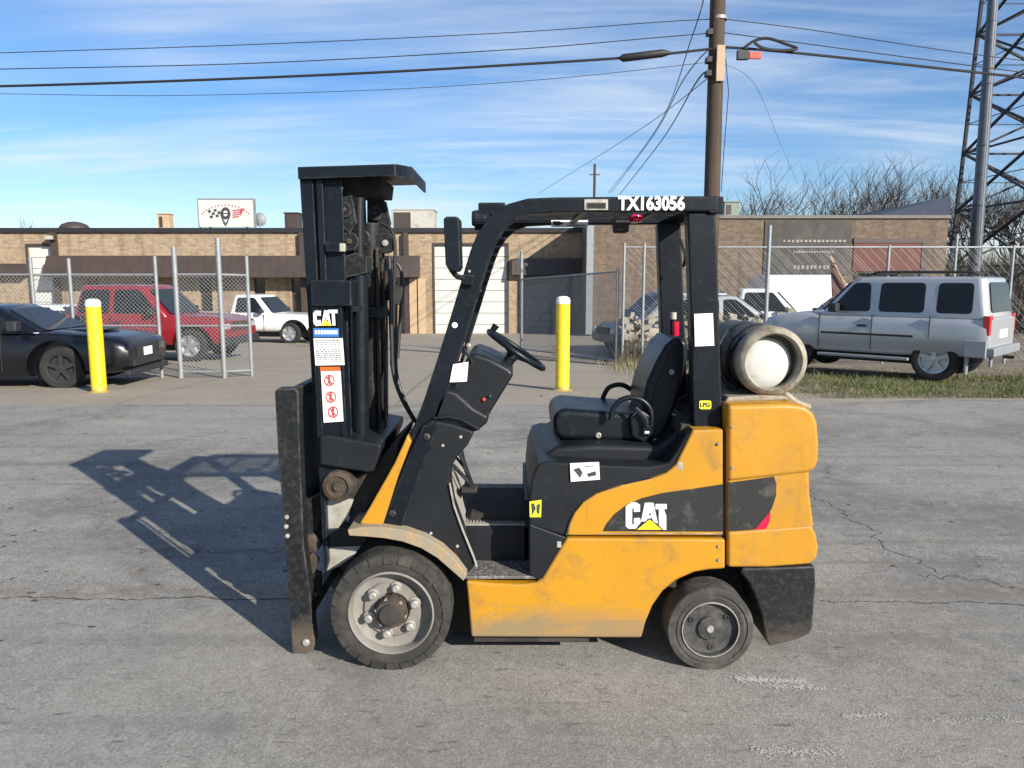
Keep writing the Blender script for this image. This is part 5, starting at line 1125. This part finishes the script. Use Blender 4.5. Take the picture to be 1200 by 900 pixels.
# pale strip imitating the bright gap behind, and marks on the near front pillar
MB().sweep(mirror_pts([(534, 428), (548, 384), (560, 346)], 3.37), .006, 3.362, 3.372).build('pillar_light_gap', M['pale_steel'], FL)
for a, c in ((533, 381), (552, 327), (550, 318)):
    q = P(a, c, 3.298); MB().lathe([(.0125 if c > 340 else .006, 0), (.0125 if c > 340 else .006, -.003), (.002, -.004)], q, 'y', 16).build('pillar_bolt', M['white'] if c > 340 else M['nut'], FL)
for a, c in ((562, 340), (557, 353), (549, 405)):
    q = P(a, c, 4.035); MB().lathe([(.013, 0), (.013, -.006), (.004, -.01)], q, 'y', 12).build('pillar_bolt', M['nut'], FL)
MB().px([(531, 427), (549, 424), (547, 447), (527, 448)], 3.292, 3.296).build('paper_label', M['white'], FL, smooth=False)
MB().px([(536, 404), (545, 401), (539, 423), (532, 425)], 3.375, 3.378).build('worn_label', M['wood_light'], FL, smooth=False)
MB().tube([P(556, 265, 3.36), P(572, 262, 3.36)], .02, 8).build('work_light_bracket', M['black'], FL)
q = P(553, 256, 3.32); MB().lathe([(.030, 0), (.036, .02), (.030, .06), (.012, .075)], q, 'x', 16).build('work_light', M['black'], FL, bevel=.002)
# mirror on the front pillar
MB().px([(519.5, 256), (523, 253.5), (535, 253.5), (538.5, 256), (540, 314), (536, 319), (526, 317), (522, 310)], 3.16, 3.30).build('mirror_housing', M['black'], FL, bevel=.012, seg=3)
MB().tube(rect_path([P(528, 314, 3.24), P(536, 324, 3.25), P(549, 326, 3.31)], 5), .012, 8).build('mirror_arm', M['black'], FL)
MB().px([(541, 322), (556, 322), (554, 335), (540, 332)], 3.27, 3.30).build('mirror_clamp', M['black'], FL, bevel=.004)
# strobe and box under the roof, stickers
MB().px([(720, 256), (738, 256), (737, 272), (722, 272)], 3.55, 3.66).build('camera_box', M['core'], FL, bevel=.006)
q = P(745, 256, 3.6); MB().lathe([(.030, -.018), (.034, -.006), (.030, .012), (.016, .022), (.003, .024)], q, 'z', 18).build('beacon', M['redlens'], FL)
text('number_lettering', 'TX163056', M['white'], FL, P(763.5, 239, 3.296), .078, sx=.84, off=.0030)
lb = MB().px([(685, 233.5), (712.5, 233.5), (712.5, 246), (685, 246)], 3.2965, 3.2995).build('rating_plate', M['pale_steel'], FL, smooth=False)
MB().px([(687.5, 237.5), (710, 237.5), (710, 244.5), (687.5, 244.5)], 3.2955, 3.2975).build('plate_text', M['black_worn'], lb, smooth=False)
lb = MB().px([(646, 257.5), (689, 257.5), (689, 266), (646, 266)], 4.034, 4.038).build('white_sticker', M['white'], FL, smooth=False)
MB().px([(648, 259), (656, 259), (661, 262), (653, 264.5), (648, 263)], 4.032, 4.036).px([(665, 263.5), (686, 263.5), (686, 264.6), (665, 264.6)], 4.032, 4.036).build('sticker_print', M['ink'], lb, smooth=False)
lb = MB().px([(813.5, 368), (835.5, 367), (837, 405), (814.5, 406)], 3.314, 3.318).build('paper_notice', M['white'], FL, smooth=False)
lb = MB().px([(819.5, 470.5), (821, 469.5), (832, 469.5), (833.5, 470.5), (833.5, 478), (832, 479.5), (821, 479.5), (819.5, 478)], 3.314, 3.318).build('yellow_label', M['greenyellow'], FL, smooth=False)
text('label_text', 'LPG', M['ink'], lb, P(826.5, 474.5, 3.3125), .026, off=.0004)
lb = MB().px([(668, 543), (702, 541.5), (703, 562), (669, 564.5)], NY+.008, NY+.012).build('warning_label', M['white'], FL, smooth=False)
MB().px([(672, 550), (679, 548), (683, 554), (680, 560), (676, 555)], NY+.006, NY+.010).px([(688, 555), (698, 552), (699, 557), (690, 559)], NY+.006, NY+.010).px([(686, 546), (696, 545.5), (696, 546.5), (686, 547)], NY+.006, NY+.010).build('label_pictogram', M['ink'], lb, smooth=False)
lb = MB().px([(620.5, 588), (634.5, 586), (634, 606), (621, 606)], NY+.012, NY+.016).build('yellow_label', M['greenyellow'], FL, smooth=False)
MB().px([(622.5, 590), (626, 590), (628, 596), (624, 604)], NY+.010, NY+.014).px([(629, 592), (633, 590), (632, 603), (629, 600)], NY+.010, NY+.014).build('label_pictogram', M['ink'], lb, smooth=False)
# hose hanging behind the rear post
MB().tube(rect_path([P(852, 388, 3.6), P(844, 402, 3.55), P(843, 425, 3.5), P(850, 448, 3.5), P(866, 466, 3.5)], 6), .010, 8).build('gas_hose', M['hose'], FL)
MB().tube(rect_path([P(797, 280, 3.9), P(803, 300, 3.85), P(801, 312, 3.9)], 5), .008, 6).build('wiring', M['hose'], FL)
for a, c, y in ((792, 470, 3.9), (804, 440, 3.95)): MB().px([(a, c), (a+14, c-8), (a+16, c+30), (a+2, c+32)], y, y+.02).build('rear_bracket', M['rusty'], FL)

# mast
def mb(pl, y0, y1, nm, m='black', bev=.004, Yr=None, **k): return MB().px(pl, y0, y1, Yr).build(nm, M[m], FL, bevel=bev, **k)
# outer stage (from the cross tie down), near and far channels
ou = [(364, 334), (399, 334), (408.5, 584), (375, 586)]
mb(ou, 3.41, 3.425, 'outer_mast_rail'); mb([(364, 334), (371, 334), (385, 660), (380, 676)], 3.405, 3.50, 'outer_mast_flange', Yr=3.41); mb([(393, 334), (400, 334), (409, 580), (403, 580)], 3.403, 3.50, 'outer_mast_flange', Yr=3.41)
mb(ou, 4.06, 4.075, 'outer_mast_rail', Yr=3.41); mb([(364, 334), (371, 334), (385, 660), (380, 676)], 3.99, 4.08, 'outer_mast_flange', Yr=3.41); mb([(393, 334), (400, 334), (412, 640), (406, 640)], 3.99, 4.08, 'outer_mast_flange', Yr=3.41)
# inner stage
for y0, y1, yf0, yf1 in ((3.475, 3.485, 3.45, 3.53), (4.015, 4.03, 3.97, 4.045)):
    mb([(352, 206), (399, 206), (414, 575), (379, 575)], y0, y1, 'inner_mast_rail', Yr=3.45)
    mb([(350.5, 202), (366, 202), (384, 560), (372, 560)], yf0, yf1, 'inner_mast_flange', Yr=3.45)
    mb([(369.5, 205), (377.5, 205), (392, 560), (386, 560)], yf0+.003, yf1-.003, 'inner_mast_flange', Yr=3.45)
# carriage-side tie plate visible high on the mast
mb([(396, 285), (404, 285), (404, 295), (396, 295)], 3.44, 3.47, 'stay_bracket', 'pale_steel')
mb([(382, 284), (398, 284), (398, 295), (382, 295)], 3.435, 3.439, 'stay_plate')
# top plate (fall protection) : tray with lip
a = P(348.5, 195.5, 3.42); c = P(463, 192, 3.42)
tp_ = MB().prism([(a.x, a.z-.052), (c.x, c.z-.052), (c.x, c.z), (a.x, a.z)], 3.42, 3.44).build('top_plate_lip', M['black'], FL, bevel=.004)
zt0 = a.z
MB().add([(a.x, 3.44, zt0-.012), (c.x, 3.44, c.z-.012), (c.x+.055, 3.52, c.z-.012), (c.x+.055, 4.06, c.z-.012), (a.x, 4.06, zt0-.012), (a.x, 3.44, zt0-.001), (c.x, 3.44, c.z-.001), (c.x+.055, 3.52, c.z-.001), (c.x+.055, 4.06, c.z-.001), (a.x, 4.06, zt0-.001)],
         [(4,3,2,1,0), (5,6,7,8,9), (0,1,6,5), (1,2,7,6), (2,3,8,7), (3,4,9,8), (4,0,5,9)]).build('top_plate', M['black'], FL)
MB().add([(c.x, 3.421, c.z-.052), (c.x+.062, 3.51, c.z-.052), (c.x+.062, 4.06, c.z-.052), (c.x+.052, 4.06, c.z-.052), (c.x+.052, 3.516, c.z-.052), (c.x-.004, 3.435, c.z-.052)] + [(c.x, 3.421, c.z), (c.x+.062, 3.51, c.z), (c.x+.062, 4.06, c.z), (c.x+.052, 4.06, c.z), (c.x+.052, 3.516, c.z), (c.x-.004, 3.435, c.z)],
         [(5,4,3,2,1,0), (6,7,8,9,10,11)] + [(i, (i+1)%6, (i+1)%6+6, i+6) for i in range(6)]).build('top_plate_lip', M['black'], FL)
# cross ties
a0, c0_ = P(363, 328, 3.38), P(412, 359, 3.38)
MB().box((a0.x, 3.385, c0_.z), (c0_.x, 4.09, a0.z)).build('cross_tie', M['black'], FL, bevel=.008)
MB().box((c0_.x+.0, 3.40, a0.z-.14), (c0_.x+.03, 3.47, a0.z-.115)).build('tie_gusset', M['plastic'], FL)
mb([(374, 511), (384, 510), (447, 521), (446, 530), (437, 554), (430, 554), (375, 545)], 3.37, 4.10, 'lower_cross_tie', 'plastic', .012, seg=3)
# lift cylinders, rods, chains, rollers
def vcyl(pxl, y, py0, py1, r_, nm, m='black'):
    a = P(pxl[0], py0, y); c = P(pxl[1], py1, y); return MB().tube([a, c], r_, 18).build(nm, M[m], FL)
vcyl((421, 424), 3.55, 300, 640, .040, 'lift_cylinder'); vcyl((421, 421), 3.55, 232, 305, .022, 'cylinder_rod', 'plastic')
vcyl((446, 448), 3.95, 300, 620, .036, 'lift_cylinder'); vcyl((446, 446), 3.95, 225, 305, .020, 'cylinder_rod', 'plastic')
vcyl((434, 438), 3.75, 262, 620, .045, 'centre_cylinder', 'black_worn')
for i, (a_, c_, y, r_) in enumerate(((410, 283, 3.52, .042), (424, 279, 3.62, .038), (452, 285, 3.74, .050), (404, 246, 3.50, .034), (440, 250, 3.8, .035))):
    q = P(a_, c_, y); t_ = MB().lathe([(r_*.5, -.012), (r_*.95, -.014), (r_, -.010), (r_*.82, -.004), (r_*.82, .006), (r_, .012), (r_*.5, .014)], q, 'y', 28).build('chain_roller', M['black_worn'], FL)
    MB().lathe([(r_*.32, -.013), (r_*.30, -.022), (.002, -.024)], q, 'y', 12).build('roller_pin', M['rusty'] if i != 2 else M['nut'], t_)
for x_, y in ((442, 3.70), (449, 3.78)):
    b = MB(); a = P(x_, 290, y); c = P(x_+4, 560, y); n = 60
    for i in range(n):
        q = a.lerp(c, (i+.5)/n); h = (a-c).length/n*.42; w = .010 if i % 2 else .007
        b.box((q.x-.006, q.y-w, q.z-h*1.15), (q.x+.006, q.y+w, q.z+h*1.15))
    b.build('lift_chain', M['rusty'], FL, smooth=False)
mb([(397, 232), (412, 228), (418, 262), (409, 275), (398, 262)], 3.50, 3.53, 'chain_anchor', 'black_worn'); mb([(430, 232), (452, 236), (458, 262), (450, 280), (430, 282)], 3.84, 3.87, 'chain_anchor', 'black_worn')
mb([(404, 300), (416, 296), (430, 300), (430, 320), (404, 326)], 3.50, 3.62, 'cylinder_clamp', 'black_worn'); mb([(400, 208), (448, 208), (446, 226), (402, 226)], 3.60, 3.95, 'crosshead', 'core')
mb([(440, 318), (456, 318), (458, 352), (441, 352)], 3.80, 3.84, 'valve_block', 'core'); mb([(427, 360), (452, 360), (452, 372), (428, 372)], 3.62, 3.70, 'valve_block', 'black_worn')
for pts, r_ in (([(447, 262, 3.75), (459, 270, 3.74), (463, 292, 3.72), (462, 330, 3.7), (461, 380, 3.7), (461, 424, 3.68)], .009),
                ([(456, 300, 3.6), (458, 340, 3.6), (459, 400, 3.6), (461, 436, 3.6), (470, 465, 3.6), (486, 494, 3.62)], .010),
                ([(464, 330, 3.8), (464, 400, 3.8), (465, 440, 3.78), (476, 474, 3.75), (491, 500, 3.7)], .009),
                ([(440, 300, 3.9), (468, 312, 3.9), (470, 350, 3.9), (466, 420, 3.88)], .009)):
    MB().tube(rect_path([P(*p) for p in pts], 6), r_, 8).build('hydraulic_hose', M['hose'], FL)
MB().tube([P(456, 362, 3.66), P(459, 420, 3.66)], .006, 8).build('steel_pipe', M['chrome'], FL); q = P(460, 423, 3.66); MB().tube([q, q + Vector((0, 0, -.02))], .013, 8).build('hose_fitting', M['chrome'], FL)
mb([(457, 355), (470, 358), (472, 336), (459, 332)], 3.72, 3.8, 'hose_guide', 'core')
# stickers on the mast
ys = 3.398
def st(pl, nm, m, y=ys, par=None): return MB().px(pl, y, y+.004).build(nm, M[m], par or FL, smooth=False)
def z6(l): return [(355 + a/6, 350 + b_/6) for a, b_ in l]
for nm, gl_ in (('logo_letter', [[(85,85),(125,85),(125,120),(105,120),(105,115),(95,115),(75,100)], [(72,100),(95,110),(95,170),(75,180)], [(75,172),(95,165),(102,160),(102,150),(123,150),(123,188),(90,192)]]),
                ('logo_letter', [[(150,82),(170,82),(158,120),(150,190),(128,190)], [(165,82),(178,82),(197,190),(178,190),(158,120)], [(150,148),(178,148),(180,162),(148,162)]]),
                ('logo_letter', [[(180,78),(242,78),(242,102),(180,102)], [(202,102),(222,102),(228,188),(208,188)]])):
    b = MB()
    for p in gl_: b.px(z6(p), ys, ys+.004)
    b.build(nm, M['white'], FL, smooth=False)
st(z6([(122,190),(162,148),(205,188)]), 'logo_triangle', 'logo_yellow', ys-.001)
bl = st(z6([(72,208),(252,208),(252,268),(74,270)]), 'blue_sticker', 'blue')
b = MB()
for i in range(8): b.px(z6([(84+i*20.5, 222), (98+i*20.5, 222), (98+i*20.5, 250), (84+i*20.5, 250)]), ys-.0015, ys+.002)
b.build('sticker_lettering', M['white'], bl, smooth=False)
ws_ = st(z6([(74,278),(278,278),(292,466),(88,470)]), 'notice_sticker', 'white')
b = MB()
rr = random.Random(4)
for j in range(11):
    y_ = 292 + j*15; x_ = 88 + j*.9
    while x_ < 262 + j:
        w_ = rr.uniform(8, 26)
        b.px(z6([(x_, y_), (min(x_+w_, 270), y_), (min(x_+w_, 270), y_+5), (x_, y_+5)]), ys-.0015, ys+.002); x_ += w_ + 7
b.build('notice_text', M['plastic'], ws_, smooth=False)
st(z6([(120,480),(262,480),(262,508),(122,510)]), 'orange_sticker_head', 'orange')
pn = st(z6([(126,512),(264,509),(284,862),(146,872)]), 'pictogram_sticker', 'white')
b = MB(); b2 = MB()
for i, (x_, y_) in enumerate(((186, 575), (196, 692), (212, 798))):
    for k in range(14):
        a0_, a1_ = 2*math.pi*k/14, 2*math.pi*(k+1)/14; f = lambda an, rr_: (x_+rr_*math.cos(an), y_+rr_*1.1*math.sin(an))
        b.px(z6([f(a0_, 38), f(a1_, 38), f(a1_, 30), f(a0_, 30)]), ys-.0015, ys+.002)
    b.px(z6([(x_-26, y_-24), (x_-20, y_-30), (x_+26, y_+24), (x_+20, y_+30)]), ys-.0018, ys+.002); b.build('prohibition_ring', M['redink'], pn, smooth=False); b = MB()
    b2.px(z6([(x_-8, y_-34), (x_+6, y_-34), (x_+8, y_-22), (x_-8, y_-22)]), ys-.0022, ys+.002); b2.px(z6([(x_-10, y_-20), (x_+8, y_-20), (x_+4, y_+14), (x_+12, y_+34), (x_+2, y_+34), (x_-4, y_+16), (x_-14, y_+32), (x_-20, y_+28), (x_-8, y_+10)]), ys-.0024, ys+.002)
b2.build('pictogram', M['redink'], pn, smooth=False)
# tilt pivot, pale inner plates
q = P(397, 569, 3.40); MB().lathe([(.072, .09), (.076, 0), (.070, -.02), (.050, -.028), (.045, -.018), (.022, -.018), (.020, -.03), (.004, -.03)], q, 'y', 28).build('mast_pivot', M['rusty'], FL)
mb([(376, 590), (392, 582), (414, 586), (408, 606), (394, 622), (378, 632)], 3.44, 3.46, 'inner_mast_plate', 'pale_steel', Yr=3.44)
mb([(379, 640), (423, 641), (412, 655), (396, 666), (380, 673)], 3.44, 3.46, 'inner_mast_plate', 'pale_steel', Yr=3.42)
mb([(376, 621), (410, 618), (430, 628), (426, 640), (380, 642)], 3.43, 3.52, 'axle_bracket', 'black_worn')
MB().tube([P(412, 583, 3.5), P(428, 582, 3.48), P(452, 578, 3.55)], [.016, .022, .03], 12).build('tilt_cylinder_rod', M['pale_steel'], FL)
MB().tube([P(420, 560, 3.5), P(424, 590, 3.5)], .03, 10).build('tilt_mount', M['black_worn'], FL)
mb([(408, 560), (432, 552), (452, 530), (470, 512), (462, 543), (445, 573), (425, 606), (410, 622)], 3.46, 3.96, 'front_bulkhead', 'core', .01)
# carriage with load backrest
def fork_side(y0, y1, nm='carriage_side_plate'):
    mb([(321.5, 459), (324, 455.5), (346, 455), (349.5, 459), (352, 540), (356, 640), (363, 690), (368.5, 755), (366, 764), (345, 766), (342, 764), (338, 700), (333, 620), (326, 540)], y0, y1, nm, 'black_worn', .008, Yr=3.30, seg=3)
fork_side(3.30, 3.375)
mb([(343, 462), (350, 458), (372, 458), (375, 600), (366, 640), (352, 640), (345, 560)], 3.64, 3.90, 'carriage_plate', 'black', .008, Yr=3.64)
fork_side(4.05, 4.12)
xs_ = P(350, 600, 3.3).x
for z0_, z1_ in ((.10, .17), (.60, .70), (1.19, 1.235)):
    MB().box((xs_-.05, 3.376, z0_), (xs_-.01, 4.049, z1_)).build('carriage_bar', M['black_worn'], FL, bevel=.004)
MB().tube([(xs_-.02, 3.44, .70), (xs_-.02, 3.44, 1.19)], .009, 8).build('backrest_bar', M['black'], FL)
for a, c in ((336, 606), (335.5, 617), (337, 628)):
    q = P(a, c, 3.298); MB().lathe([(.010, .004), (.010, -.002), (.004, -.003)], q, 'y', 10).build('plate_bolt', M['pale_steel'], FL)
q = P(358.5, 753, 3.297); MB().lathe([(.018, .004), (.018, -.004), (.012, -.010), (.003, -.011)], q, 'y', 12).build('plate_bolt', M['nut'], FL)
q = P(365, 636, 3.46); MB().lathe([(.046, .05), (.046, -.01), (.030, -.02), (.004, -.022)], q, 'y', 18).build('carriage_roller', M['rusty'], FL)
mb([(352, 590), (378, 576), (378, 606), (362, 640), (366, 668), (376, 672), (376, 700), (362, 690), (354, 640)], 3.47, 3.50, 'carriage_bracket', 'black_worn')
mb([(355, 655), (366, 648), (374, 656), (368, 672), (357, 672)], 3.45, 3.47, 'carriage_gusset', 'rusty')

# ---------------------------------------------------------------- propane tank on the counterweight
q = P(906, 424, 3.33); ty = 3.33; rt_ = .150
T = thing('propane_tank', (q.x, 3.75, q.z-.158), 'white and rusty propane tank lying across the back of the forklift', 'gas tank')
MB().lathe([(.02, .06), (.10, .065), (.135, .085), (.150, .12), (.152, .62), (.135, .67), (.09, .70), (.02, .71)], q, 'y', 48).build('shell', M['tank_grime'], T)
MB().lathe([(.120, .10), (.120, .04), (.118, .0), (.127, -.012), (.142, -.004), (.155, .012), (.157, .055), (.150, .085), (.135, .10)], q, 'y', 56).build('foot_ring', M['cream'], T)
q2 = q + Vector((-.018, 0, -.012))
MB().lathe([(.116, .075), (.113, .050), (.098, .036), (.06, .026), (.003, .022)], q2, 'y', 48).build('end_cap', M['dome'], T)
for y_ in (.17, .34): MB().lathe([(.153, y_), (.159, y_+.002), (.159, y_+.05), (.153, y_+.052)], q, 'y', 48).build('strap', M['black'], T)
MB().lathe([(.125, .68), (.128, .78), (.115, .80), (.11, .70)], q, 'y', 32).build('valve_guard', M['black_worn'], T)
MB().tube([q + Vector((-.11, .10, .10)), q + Vector((-.155, .13, .03)), q + Vector((-.16, .15, -.06)), q + Vector((-.10, .16, -.14))], .010, 8).build('strap_latch', M['black'], T)
